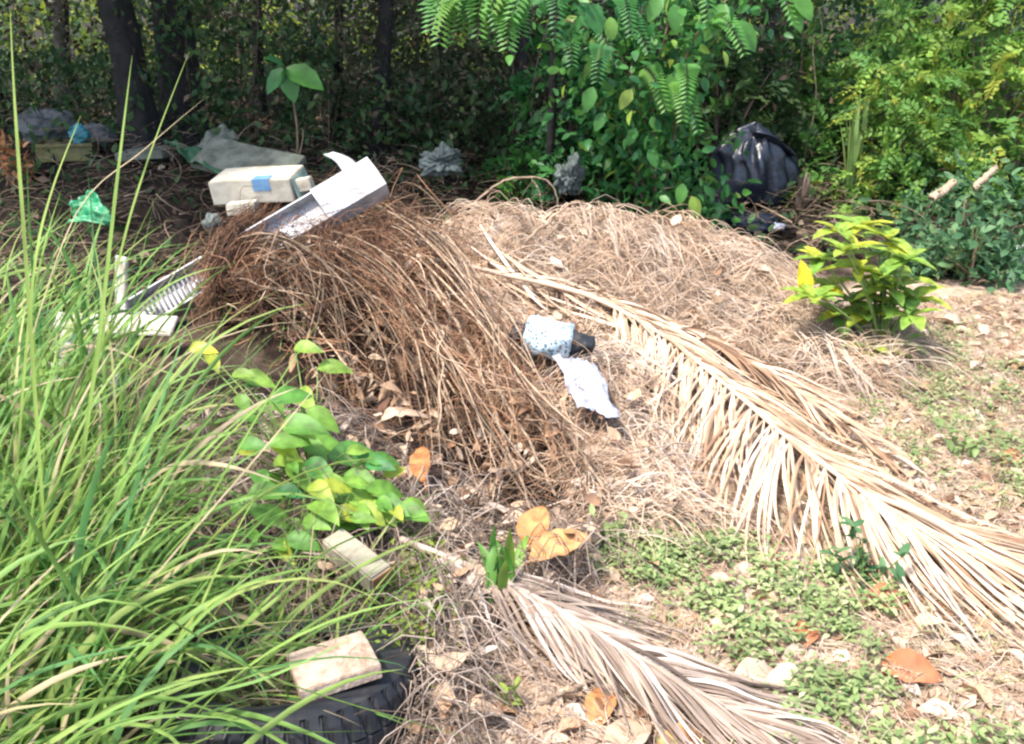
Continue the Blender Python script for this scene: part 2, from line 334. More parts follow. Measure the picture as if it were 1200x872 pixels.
# ------------------------------------------------------------------ forest edge: trees with unseen crowns above the picture, shaped and placed for shade
def tree(px, Yb, r0, lean, height, label, shade_crown, seed, name='forest_tree', cat='tree', group=None, nleaf=1500):
    r = np.random.default_rng(seed)
    b = at(px, 150, Yb); base = np.array([b[0], Yb, float(H(b[0], Yb))-.05])
    root = thing(name, label, cat, base, group)
    g = Geo(); n = 26; t = np.linspace(0, 1, n)
    P = np.c_[lean[0]*t**1.3 + .05*np.sin(t*9+r.uniform(0, 6)), lean[1]*t + .04*np.sin(t*7+r.uniform(0, 6)), t*height]
    rad = r0*(1-.6*t) + r0*.9*np.exp(-t*height/.22)
    k = 14; an = np.arange(k)*2*math.pi/k
    V = []
    for i in range(n):
        rr = rad[i]*(1+.16*np.sin(an*3+seed+P[i, 2]*1.5)+.09*np.sin(an*5+P[i, 2]*4)+.06*r.normal(size=k))
        V.append(np.c_[P[i, 0]+rr*np.cos(an), P[i, 1]+rr*np.sin(an), np.full(k, P[i, 2])])
    q = [(i*k+j, i*k+(j+1) % k, (i+1)*k+(j+1) % k, (i+1)*k+j) for i in range(n-1) for j in range(k)]
    g.add(np.concatenate(V), q, None, [r.uniform(0, 1)])
    for j in range(6):
        i0 = r.integers(9, n-2); d = r.normal(size=3); d[2] = abs(d[2])*.6+.5; d = d/np.linalg.norm(d); L = r.uniform(.8, 1.8)
        tt = np.linspace(0, 1, 8)[:, None]; pp = P[i0]+d*L*tt + np.array([0, 0, .3])*tt**2
        tube_geo(g, pp, r0*.35*(1-.8*tt[:, 0]), r.uniform(0, 1), 6)
    g.build('trunk', M['bark'], root)
    cx, cy, cz, sx, sy, sz = shade_crown
    nc = 26; C = np.c_[cx, cy, cz] + r.normal(size=(nc, 3))*np.array([sx, sy, sz])*.55
    C[:, 2] = np.maximum(C[:, 2], cz-sz)
    gl = Geo(); pos = C[r.integers(0, nc, nleaf)] + r.normal(size=(nleaf, 3))*.28
    pos[:, 2] = np.maximum(pos[:, 2], 2.35 - base[2] + r.uniform(0, .3, nleaf))
    leaves_geo(gl, leaf_template(.28, .2, .2, (0, .3, .7, 1), (.06, 1, .8, 0)), pos, rdir(nleaf, r, -.3), rdir(nleaf, r, 1.2), r.uniform(.14, .30, nleaf), r.uniform(0, 1, nleaf))
    gl.build('shade_crown', M['canopy_leaf'], root)
    return root
TG = None
tree(158, 7.5, .13, (-.25, .2), 5.0, 'thick dark tree trunk behind the tall grass, nearer to the grey rubbish heap', (-1.3, -.9, 4.0, 1.6, 1.2, 1.1), 11, nleaf=3400)
tree(205, 8.1, .17, (.45, .2), 5.2, 'thickest dark trunk of the wood, leaning outward above the pale slab', (.3, -.7, 4.2, 1.8, 1.6, 1.1), 12, nleaf=2600)
tree(440, 8.3, .07, (.35, .1), 4.6, 'slim dark trunk leaning right behind the white gutter', (.2, -.8, 4.0, 1.6, 1.4, 1.0), 13, nleaf=2400)
tree(398, 9.6, .05, (.1, .1), 4.4, 'thin upright dark trunk beside the leaning slim trunk', (0, -.4, 4.0, 1.4, 1.3, 1.0), 14)
tree(612, 8.6, .06, (.05, .2), 4.6, 'thin dark trunk behind the feathery green spray', (0, -.5, 3.9, 1.5, 1.3, 1.0), 15, nleaf=2200)
tree(8, 8.6, .06, (.0, .2), 4.4, 'thin dark trunk at the picture edge above the tallest grass', (-.4, -1.5, 3.8, 1.9, 1.9, 1.0), 16, nleaf=3400)
tree(310, 10.6, .06, (-.2, .1), 4.6, 'thin dark trunk above the tent shaped cardboard', (0, 0, 4.0, 1.5, 1.5, 1.0), 17)
tree(742, 9.2, .07, (.2, .2), 4.8, 'dark trunk hidden behind the drooping broad leaves', (.1, .1, 4.2, 1.6, 1.4, 1.0), 18, nleaf=2000)
tree(905, 9.6, .08, (-.2, .3), 4.8, 'dark trunk rising behind the black rubbish bag', (0, .3, 4.2, 1.6, 1.4, 1.0), 19, nleaf=2000)
tree(1060, 11.5, .08, (.1, .1), 5.0, 'dark trunk behind the yellow green bushes', (0, .2, 4.2, 1.6, 1.4, 1.0), 20)
tree(90, 11.5, .09, (.2, .1), 4.8, 'dark trunk deep in the wood beyond the grey rubbish heap', (0, 0, 4.2, 1.8, 1.6, 1.0), 21)
tree(520, 12.0, .07, (-.1, .1), 4.8, 'dark trunk deep in the wood behind the olive thicket', (0, 0, 4.2, 1.8, 1.6, 1.0), 22)

# thickets: clumped leaves nobody could count
def thicket(name, mat, label, n, xr, yr, zmax, size, seed, clump=.7, thr=.0, cat='undergrowth', tmpl=None, zmin=.0, keep=None):
    r = np.random.default_rng(seed); g = Geo(); m = n*4
    x = r.uniform(*xr, m); y = r.uniform(*yr, m); z = r.uniform(zmin, 1, m)**1.1*zmax
    f = fbm(x+.37*y, z*1.3+.21*y, clump, 3, seed) + .4*fbm(x, y, clump*1.5, 2, seed+1)
    ok = f > thr
    if keep is not None: ok &= keep(x, y, z)
    ok = np.nonzero(ok)[0][:n]; k = len(ok)
    p = np.c_[x[ok], y[ok], z[ok]+H(x[ok], y[ok])]
    leaves_geo(g, tmpl or diamond(.26), p, rdir(k, r, -.2), rdir(k, r, 1.3), r.uniform(.5, 1.2, k)*size, np.clip(r.normal(.45, .25, k)+.25*fbm(p[:, 0], p[:, 2], .5, 2, 9), 0, 1))
    return tag(g.build(name, mat), label, cat, kind='stuff')
def keep_left(x, y, z):           # the dark recess behind the rubbish heap stays open
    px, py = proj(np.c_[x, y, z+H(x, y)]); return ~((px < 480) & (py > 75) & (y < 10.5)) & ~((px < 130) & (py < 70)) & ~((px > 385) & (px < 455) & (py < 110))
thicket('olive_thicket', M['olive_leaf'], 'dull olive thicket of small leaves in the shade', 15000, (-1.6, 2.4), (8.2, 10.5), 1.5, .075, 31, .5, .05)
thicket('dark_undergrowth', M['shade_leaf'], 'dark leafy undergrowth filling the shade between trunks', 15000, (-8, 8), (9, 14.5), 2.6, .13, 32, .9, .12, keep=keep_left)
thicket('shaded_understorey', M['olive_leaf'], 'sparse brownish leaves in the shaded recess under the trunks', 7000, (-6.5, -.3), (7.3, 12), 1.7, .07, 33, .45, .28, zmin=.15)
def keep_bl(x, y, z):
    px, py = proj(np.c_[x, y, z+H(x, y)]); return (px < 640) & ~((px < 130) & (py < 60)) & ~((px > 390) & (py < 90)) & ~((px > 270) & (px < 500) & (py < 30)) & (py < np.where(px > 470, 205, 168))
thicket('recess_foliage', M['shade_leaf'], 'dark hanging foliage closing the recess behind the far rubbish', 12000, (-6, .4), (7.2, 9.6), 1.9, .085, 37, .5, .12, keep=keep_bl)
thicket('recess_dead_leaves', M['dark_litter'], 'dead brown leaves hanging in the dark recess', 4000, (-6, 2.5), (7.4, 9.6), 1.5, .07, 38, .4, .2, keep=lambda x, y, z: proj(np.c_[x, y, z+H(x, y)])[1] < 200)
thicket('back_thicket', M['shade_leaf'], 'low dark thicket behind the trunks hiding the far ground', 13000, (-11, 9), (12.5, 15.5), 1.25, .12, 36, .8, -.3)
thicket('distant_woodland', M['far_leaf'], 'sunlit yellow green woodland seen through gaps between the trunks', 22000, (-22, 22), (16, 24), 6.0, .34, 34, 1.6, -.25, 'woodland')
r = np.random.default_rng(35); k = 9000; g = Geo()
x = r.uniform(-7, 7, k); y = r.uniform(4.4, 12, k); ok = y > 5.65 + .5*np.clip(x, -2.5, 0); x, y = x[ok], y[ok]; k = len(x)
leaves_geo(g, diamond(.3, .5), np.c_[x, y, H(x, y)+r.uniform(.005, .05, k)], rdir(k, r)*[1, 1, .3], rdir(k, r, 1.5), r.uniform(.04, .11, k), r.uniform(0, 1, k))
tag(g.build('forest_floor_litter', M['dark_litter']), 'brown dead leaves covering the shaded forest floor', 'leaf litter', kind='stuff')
def clutter():
    r = np.random.default_rng(39); n = 5200; x = r.uniform(-5.5, 2.6, n); y = r.uniform(4.9, 8.2, n)
    ok = (y > 5.35+.55*np.clip(x, -2, 0)+.25*np.clip(x, 0, 3)) & (fbm(x, y, .7, 3, 14) > -.25-.5*r.uniform(0, 1, n)**3); x, y = x[ok], y[ok]; n = len(x); s_ = 9
    R_ = r.uniform(.05, .45, (n, 1)); an = r.uniform(0, 6.28, (n, 1))+np.linspace(0, 1, s_)[None]*r.uniform(.3, 2.2, (n, 1)); A = rdir(n, r); B = unit(np.cross(A, rdir(n, r)))
    P = np.c_[x, y, H(x, y)+r.uniform(0, 1, n)**2*.28][:, None]+R_[..., None]*(np.cos(an)[..., None]*A[:, None]+np.sin(an)[..., None]*B[:, None]*.6)*[1, 1, .45]
    P[..., 2] = np.maximum(P[..., 2], H(P[..., 0], P[..., 1])+.004)
    g = Geo(); tube_geo(g, P, r.uniform(.0015, .005, (n, 1))*np.linspace(1, .5, s_)[None], np.clip(r.normal(.38, .25, n), 0, 1), 4)
    tag(g.build('fallen_twigs', M['stem']), 'dark fallen twigs and dead stems strewn behind the heap', 'twigs', kind='stuff')
    n = 5200; x = r.uniform(-5.5, 2.8, n); y = r.uniform(5.0, 8.4, n); ok = (y > 5.5+.5*np.clip(x, -2, 0)+.22*np.clip(x, 0, 3)) & (fbm(x, y, .55, 3, 15) > .02); x, y = x[ok], y[ok]; n = len(x)
    z = r.uniform(0, 1, n)**1.6*(.12+.35*sstep(5.8, 8, y))
    g = Geo(); leaves_geo(g, leaf_template(.26, .3, .3, (0, .3, .7, 1), (.06, 1, .8, 0)), np.c_[x, y, H(x, y)+z], rdir(n, r, .2), rdir(n, r, 1), r.uniform(.035, .10, n), np.clip(r.normal(.45, .25, n), 0, 1))
    tag(g.build('shaded_ground_cover', M['shade_leaf']), 'dim green ground cover half burying the far rubbish', 'undergrowth', kind='stuff')
clutter()
# thin hanging stems and dead sticks in the recess
g = Geo(); k = 90
xx = r.uniform(-5.5, 3, k); yy = r.uniform(7.6, 11, k); t = np.linspace(0, 1, 10)
P = np.stack([xx[:, None]+r.normal(0, .25, (k, 1))*t+.03*np.sin(t*8+xx[:, None]*9), yy[:, None]+0*t, H(xx, yy)[:, None]+t*r.uniform(.5, 2.6, (k, 1))], -1)
tube_geo(g, P, np.linspace(1, .4, 10)[None]*r.uniform(.004, .013, (k, 1)), r.uniform(0, .9, k), 5)
tag(g.build('understorey_stems', M['stem']), 'thin bare stems and hanging vines in the dark wood', 'stems', kind='stuff')

# ------------------------------------------------------------------ bushes
def bush(name, mat, label, cat, base, rx, ry, rz, n, size, seed, tmpl=None, nclump=22, group=None, up=.3, yellow=0., csig=.16):
    r = np.random.default_rng(seed); base = np.array([base[0], base[1], float(H(base[0], base[1]))])
    root = thing(name, label, cat, base, group)
    d = rdir(nclump, r); d[:, 2] = np.abs(d[:, 2])
    C = d*r.uniform(.45, 1, (nclump, 1))**.5*np.array([rx, ry, rz]) + [0, 0, rz*.08]
    cv = r.uniform(-.22, .22, nclump)
    g = Geo()
    for c in C:
        t = np.linspace(0, 1, 8)[:, None]
        tube_geo(g, c*t*[1, 1, 1] + np.array([0, 0, .25*rz])*(t*(1-t)) + [r.normal(0, .03), r.normal(0, .03), 0]*(1-t), np.linspace(.012, .003, 8), r.uniform(.2, .7), 5)
    g.build('stem', M['stem'], root)
    i = r.integers(0, nclump, n); p = C[i] + r.normal(size=(n, 3))*csig*np.array([rx, ry, rz])*1.6
    p[:, 2] = np.maximum(p[:, 2], r.uniform(.01, .1, n))
    g = Geo(); ax = unit(unit(p-C[i])*.8 + rdir(n, r, up))
    leaves_geo(g, tmpl or leaf_template(.24, .3, .25, (0, .3, .7, 1), (.06, 1, .8, 0)), p, ax, rdir(n, r, 1.4), r.uniform(.6, 1.25, n)*size, np.clip(.45+cv[i]+r.normal(0, .17, n)+yellow, 0, 1))
    g.build('foliage', mat, root)
    return root
def spray_bush(name, mat, label, cat, base, rx, ry, rz, nclump, nspray, size, seed, yellow=0.):
    """bush of feathery twigs: every twig carries two rows of leaflets"""
    r = np.random.default_rng(seed); base = np.array([base[0], base[1], float(H(base[0], base[1]))])
    root = thing(name, label, cat, base); d = rdir(nclump, r); d[:, 2] = np.abs(d[:, 2])*1.1-.1
    C = d*r.uniform(.35, 1, (nclump, 1))**.6*np.array([rx, ry, rz]); C[:, 2] = np.maximum(C[:, 2]+rz*.05, .1)
    g = Geo()
    for c in C:
        t = np.linspace(0, 1, 9)[:, None]; tube_geo(g, c*t+np.array([0, 0, .3*rz])*(t*(1-t)), np.linspace(.014, .003, 9), r.uniform(0, .6), 5)
    g.build('stem', M['stem'], root)
    n = nclump*nspray; i = np.repeat(np.arange(nclump), nspray); cv = r.normal(0, .17, nclump)
    ax = unit(unit(C[i])*.6+rdir(n, r, .15)); Ls = r.uniform(.16, .42, n)*min(1, rz); m = 9; t = np.linspace(.12, 1, m)
    o = C[i]+r.normal(0, .09, (n, 3))
    P = o[:, None]+ax[:, None]*(Ls[:, None]*t[None])[..., None]-np.array([0, 0, 1.])*(Ls[:, None]*.45*t[None]**2)[..., None]
    up = unit(rdir(n, r, 1.6)); T = unit(np.gradient(P, axis=1)); sd = unit(np.cross(T, up[:, None]))
    v = np.clip(.45+cv[i]+r.normal(0, .13, n)+yellow, 0, 1)
    g = Geo()
    for sg in (-1, 1):
        A = unit(sg*sd*.9+T*.6+r.normal(0, .25, T.shape)).reshape(-1, 3)
        leaves_geo(g, diamond(.26, .3, .5), P.reshape(-1, 3), A, np.repeat(up[:, None], m, 1).reshape(-1, 3)+r.normal(0, .35, A.shape), (size*r.uniform(.7, 1.2, (n, 1))*np.interp(t, [0, .5, 1], [.9, 1, .6])[None]).ravel(), np.repeat(v, m))
    g.build('foliage', mat, root); return root
b = lambda px, Y: (at(px, 200, Y)[0], Y)
spray_bush('fine_leaved_bush', M['fine_leaf'], 'big yellow green bush filling the upper right corner', 'bush', b(1140, 8.0), 1.1, .7, 1.75, 46, 13, .085, 41, .24)
spray_bush('fine_leaved_bush', M['fine_leaf'], 'mid green bush between the black bag and the corner bush', 'bush', b(1000, 8.5), .8, .6, 1.5, 28, 12, .08, 42, .02)
spray_bush('fine_leaved_bush', M['fine_leaf'], 'pale lit bush leaning over the upright green stalks', 'bush', b(1040, 7.3), .6, .4, .95, 26, 11, .065, 43, .25)
spray_bush('fine_leaved_bush', M['fine_leaf'], 'dim high bush just above the black rubbish bag', 'bush', b(905, 9.0), .7, .6, 1.6, 24, 12, .08, 44, -.15)
spray_bush('shaded_shrub', M['broad_leaf'], 'dull green shrub in shade between the feathery tree and the drooping broad leaves', 'shrub', b(690, 7.3), .62, .4, 1.55, 30, 9, .10, 50, -.15)
spray_bush('shaded_shrub', M['shade_leaf'], 'dark leafy shrub crowding over the black rubbish bag', 'shrub', b(840, 7.7), .55, .3, 1.5, 24, 9, .10, 55, .1)
spray_bush('fine_leaved_bush', M['fine_leaf'], 'shady bush at the edge beyond the corner bush', 'bush', b(1265, 7.2), .7, .6, 1.2, 26, 11, .08, 45, .05)
spray_bush('fine_leaved_bush', M['fine_leaf'], 'low dark green growth under the pale lit bush', 'bush', b(1090, 7.0), .55, .3, .5, 18, 10, .06, 49, -.12)
bush('low_bluish_shrub', M['blue_leaf'], 'low blue green shrub by the grey sticks', 'shrub', b(1150, 6.35), .5, .3, .42, 700, .075, 46, None, 20)
bush('low_bluish_shrub', M['blue_leaf'], 'small blue green seedling clump below the grey sticks', 'shrub', b(1120, 5.7), .32, .2, .22, 420, .07, 47, None, 12)
bush('low_bluish_shrub', M['blue_leaf'], 'dark blue green plant beside the white tub', 'shrub', b(1165, 5.5), .28, .2, .28, 420, .08, 48, None, 12, yellow=-.15)

# leafy shrub in the sun with yellowing whorls
SB = gnd(1032, 415)
def whorl_shrub():
    r = np.random.default_rng(51)
    root = thing('broad_leaved_shrub', 'bright green knee high shrub with some yellow leaves at the clearing edge', 'shrub', SB)
    tips = []; gs = Geo(); gl = Geo()
    spots = [(960, 300), (985, 268), (1010, 262), (1040, 275), (1062, 300), (975, 330), (1005, 310), (1035, 320), (1075, 345), (955, 345), (1000, 350), (1045, 355), (1025, 392), (1060, 325), (990, 290), (1030, 295), (1015, 365), (1035, 385), (1050, 400), (985, 365), (1070, 365), (1020, 335), (1045, 335), (1020, 405)]
    for i, (px, py) in enumerate(spots):
        tip = at(px, py, SB[1]+r.uniform(-.18, .22))-SB
        t = np.linspace(0, 1, 9)[:, None]; mid = tip*[.35, .35, .55]
        P = (1-t)**2*0 + 2*t*(1-t)*mid + t*t*tip
        tube_geo(gs, P, np.linspace(.009, .004, 9), .8, 5)
        k = r.integers(7, 11); an = np.arange(k)*2.4+r.uniform(0, 6)
        ax = np.c_[np.cos(an), np.sin(an), r.uniform(-.1, .8, k)]
        v = np.clip(r.normal(.6, .17, k)+(.2 if i in (1, 2, 6) else 0), 0, .86)
        leaves_geo(gl, leaf_template(.24, .35, .3), np.repeat(tip[None], k, 0)-[0, 0, .02], ax, np.repeat([[0, 0, 1.]], k, 0), r.uniform(.11, .18, k), v)
    yel = at(945, 345, SB[1])-SB
    leaves_geo(gl, leaf_template(.24, .35, .25), np.repeat(yel[None], 4, 0), np.array([(-.2, 0, 1.), (.9, -.3, .35), (.5, .2, -.1), (-.5, -.5, .4)]), np.array([(0., -1, .2), (0, 0, 1), (0, 0, 1), (0, 0, 1)]), np.array([.16, .17, .15, .12]), np.array([.97, .98, .93, .96]))
    gs.build('stem', M['stalk'], root); gl.build('foliage', M['bush_leaf'], root)
whorl_shrub()

# drooping broad-leaved branch in the middle
def broad_plant():
    r = np.random.default_rng(52); base = gnd(770, 258); Y0 = base[1]-.3
    base = np.array([at(770, 255, Y0)[0], Y0, float(H(at(770, 255, Y0)[0], Y0))])
    root = thing('broad_leaved_sapling', 'large leaved green sapling drooping over the edge of the straw', 'sapling', base)
    gs = Geo(); gl = Geo()
    branches = [[(770, 255), (760, 170), (740, 90), (700, 40), (650, 20)], [(772, 255), (790, 160), (800, 80), (830, 20), (880, -20)], [(768, 255), (740, 180), (715, 130), (690, 120)],
                [(775, 250), (800, 230), (815, 235)], [(770, 255), (765, 120), (780, 40), (800, -30)], [(770, 255), (745, 215), (752, 190), (770, 170)]]
    allp = []
    for bpts in branches:
        yo = r.uniform(-.25, .25, len(bpts)).cumsum()*.6; yo[0] = 0
        P = smooth_path([at(px, py, Y0+o) - base for (px, py), o in zip(bpts, yo)], 24); P[0] = [0, 0, 0]
        tube_geo(gs, P, np.linspace(.014, .004, 24), .5, 6); allp.append(P[5:])
    A = np.concatenate(allp); n = 2000
    p = A[r.integers(0, len(A), n)] + r.normal(0, .14, (n, 3))*[1.1, 1.5, 1]
    ax = rdir(n, r, -.45); ax[:, 1] -= .3
    leaves_geo(gl, leaf_template(.27, .25, .25), p, ax, rdir(n, r, 1.2), r.uniform(.045, .11, n), np.clip(r.normal(.52, .22, n), 0, .96))
    big = [(790, 105, .24, .75), (810, 125, .2, .7), (772, 120, .16, .6), (695, 122, .16, .65), (708, 152, .13, .6), (740, 125, .14, .98), (775, 15, .17, .75), (810, 250, .15, .95), (800, 235, .14, .8), (790, 25, .18, .7), (850, 25, .24, .8), (862, 45, .22, .75), (930, 12, .2, .85), (925, 25, .18, .8), (690, 25, .2, .5), (760, 195, .13, .6), (745, 170, .12, .6), (700, 60, .16, .9), (715, 40, .15, .88)]
    bp = np.array([at(px, py-20, Y0-.35) - base for px, py, s, v in big]); ax = np.c_[r.normal(0, .5, len(big)), np.full(len(big), -.35), np.full(len(big), -.8)]
    leaves_geo(gl, leaf_template(.3, .25, .25), bp, ax, np.tile([[0, -1., .7]], (len(big), 1)), np.array([q[2] for q in big]), np.array([q[3] for q in big]))
    gs.build('stem', M['stem'], root); gl.build('foliage', M['broad_leaf'], root)
broad_plant()
# feathery pinnate sprays hanging from a slender tree
def feathery():
    r = np.random.default_rng(53); Yb = 7.0; base = np.array([at(640, 200, Yb)[0], Yb, float(H(at(640, 200, Yb)[0], Yb))])
    root = thing('feathery_tree', 'slender tree with feathery bright green compound leaves hanging at the top', 'tree', base)
    gs = Geo(); gl = Geo(); gt = Geo()
    top = at(640, -60, Yb-.2)-base
    P = smooth_path([(0, 0, 0), top*.5+[.05, 0, 0], top, at(560, -40, 5.6)-base, at(520, -10, 5.3)-base], 40); tube_geo(gt, P, np.linspace(.035, .008, 40), .1, 8)
    P2 = smooth_path([top*.8, at(700, -20, 6.0)-base, at(740, 0, 5.9)-base], 20); tube_geo(gs, P2, np.linspace(.015, .005, 20), .1, 6)
    ends = [(505, 35), (535, 48), (560, 40), (590, 42), (610, 40), (520, 15), (575, 10), (600, 20), (550, 22), (515, 50), (545, 32), (572, 52), (530, 5), (595, 55), (560, 15), (610, 10), (500, 10), (585, 30), (690, 55), (720, 70), (650, 45), (760, 60), (670, 75), (740, 40), (700, 95), (800, 140), (818, 152), (780, 128), (850, 50), (872, 62), (930, 25), (805, 118), (830, 30)]
    for i, (px, py) in enumerate(ends):
        lo = i < 18; Yl = (5.35 if lo else 6.1)+r.uniform(-.15, .15)
        e = at(px, py, Yl)-base; s0 = at(px+r.uniform(-25, 25)+(10 if lo else -15), py-r.uniform(38, 60), Yl+.15)-base
        t = np.linspace(0, 1, 14)[:, None]; R = s0*(1-t)+e*t + np.array([0, 0, .05])*np.sin(t*3.14)
        tube_geo(gs, R, np.linspace(.003, .0015, 14), .6, 4)
        T = unit(np.gradient(R, axis=0)); side = unit(np.cross(T, [0, -.6, .8]))
        for sg in (-1, 1):
            k = 14; ax = unit(sg*side+T*.55); leaves_geo(gl, diamond(.16, .2, .5), R, ax, np.tile([[0, -.6, .8]], (k, 1)), np.linspace(.13, .06, k)*(1 if lo else .8), np.full(k, r.uniform(.6, .9) if lo or i > 24 else r.uniform(.2, .55)))
    gt.build('trunk', M['bark'], root); tag(gs.build('twigs', M['bark'], root), kind='stuff'); gl.build('foliage', M['broad_leaf'], root)
feathery()
# grey-green sapling in the shade
def shade_sapling():
    r = np.random.default_rng(54); Yb = 6.9; base = np.array([at(345, 180, Yb)[0], Yb, float(H(at(345, 180, Yb)[0], Yb))])
    root = thing('shade_sapling', 'thin sapling with three large leaves in the dark recess', 'sapling', base)
    tip = at(335, 80, Yb)-base; gs = Geo(); gl = Geo()
    P = smooth_path([(0, 0, 0), tip*.5+[.04, 0, 0], tip], 16); tube_geo(gs, P, np.linspace(.012, .005, 16), .4, 6)
    lv = [(372, 92, .3, .75), (340, 108, .24, .65), (300, 108, .22, .35), (320, 65, .2, .3)]
    ax = np.array([at(x, y, Yb-.1)-at(332, 76, Yb) for x, y, s, v in lv])
    leaves_geo(gl, leaf_template(.3, .25, .25), np.tile(tip, (4, 1)), ax, np.tile([[0, -.8, .9]], (4, 1)), np.array([q[2] for q in lv]), np.array([q[3] for q in lv]))
    gs.build('stem', M['stem'], root); gl.build('foliage', M['broad_leaf'], root)
shade_sapling()
def strap_plant(name, label, cat, base, n, L, w, seed, mat, spread=.25, vlo=.2, vhi=.9, bend=.3):
    r = np.random.default_rng(seed); root = thing(name, label, cat, base)
    an = r.uniform(0, 6.28, n); t = np.linspace(0, 1, 9)
    el = r.normal(0, spread, (n, 1)) + bend*t[None]**2*np.sign(r.normal(size=(n, 1)))
    ln = L*r.uniform(.6, 1, (n, 1))
    hx = np.cumsum(np.sin(el)*ln/9, 1); hz = np.cumsum(np.cos(el)*ln/9, 1)
    P = np.stack([hx*np.cos(an)[:, None]+r.normal(0, .02, (n, 1)), hx*np.sin(an)[:, None]+r.normal(0, .02, (n, 1)), hz], -1)
    side = np.repeat(np.c_[-np.sin(an), np.cos(an), 0*an][:, None], 9, 1)
    g = Geo(); strip_geo(g, P, w*np.sin(np.pi*(.12+.88*t))[None]*np.ones((n, 1)), side, r.uniform(vlo, vhi, n), .4)
    g.build('leaf_blades', mat, root); return root
strap_plant('strap_leaved_plant', 'upright pale green stalks standing beside the black bag', 'plant', gnd(990, 248), 14, .95, .035, 61, M['stalk'], .12, .3, 1, .25)
strap_plant('strap_leaved_plant', 'short bright green strap leaves sprouting through the grey frond', 'plant', gnd(592, 705, .07), 11, .24, .032, 62, M['broad_leaf'], .75, .75, .97, .7)
strap_plant('strap_leaved_plant', 'grassy tuft of narrow blades near the white tub', 'plant', gnd(1130, 330), 26, .4, .016, 63, M['weeds'], .4, .2, .8, .6)

# ------------------------------------------------------------------ the heap: brush, straw, litter
def strands(name, mat, label, cat, pts, seed, lmin, lmax, r0, r1, dirfun, zoff, vmean, vsd, s=8, curl=1.2, lift=.06, k=3):
    r = np.random.default_rng(seed); n = len(pts)
    th = dirfun(pts, r); c = r.normal(0, curl, n); L = r.uniform(lmin, lmax, n)
    t = np.linspace(0, 1, s); a = th[:, None] + c[:, None]*t[None] + .35*np.sin(t[None]*7+r.uniform(0, 6, (n, 1)))*r.uniform(0, 1, (n, 1))
    dx = np.cos(a)*L[:, None]/s; dy = np.sin(a)*L[:, None]/s
    x = pts[:, :1] + np.cumsum(dx, 1) - L[:, None]*.35*np.cos(th)[:, None]; y = pts[:, 1:2] + np.cumsum(dy, 1) - L[:, None]*.35*np.sin(th)[:, None]
    z0 = zoff(pts, r)[:, None]
    z = H(x, y) + z0*(.4+.6*np.sin(t*np.pi)[None]) + np.abs(r.normal(0, lift, (n, 1)))*np.sin(t*np.pi*r.uniform(.6, 1.6, (n, 1))+r.uniform(0, 1, (n, 1))) + r.normal(0, .25, (n, 1))*lift*(t-.5)
    z = np.maximum(z, H(x, y)+.003)
    g = Geo(); rad = r.uniform(r0, r1, (n, 1))*np.linspace(1, .5, s)[None]
    tube_geo(g, np.stack([x, y, z], -1), rad, np.clip(r.normal(vmean, vsd, n) + .38*fbm(pts[:, 0], pts[:, 1], .4, 4, seed), 0, 1), k)
    return tag(g.build(name, mat), label, cat, kind='stuff')
def d_brush(p, r):
    e = .03; gx_ = (H(p[:, 0]+e, p[:, 1])-H(p[:, 0]-e, p[:, 1]))/(2*e); gy_ = (H(p[:, 0], p[:, 1]+e)-H(p[:, 0], p[:, 1]-e))/(2*e)
    vx, vy = -gx_*1.2+.35, -gy_*1.2-.45
    return np.arctan2(vy, vx) + r.normal(0, .95, len(p))
def d_any(p, r): return r.uniform(0, 6.28, len(p))
def d_right(p, r): return -.5 + r.normal(0, .8, len(p))
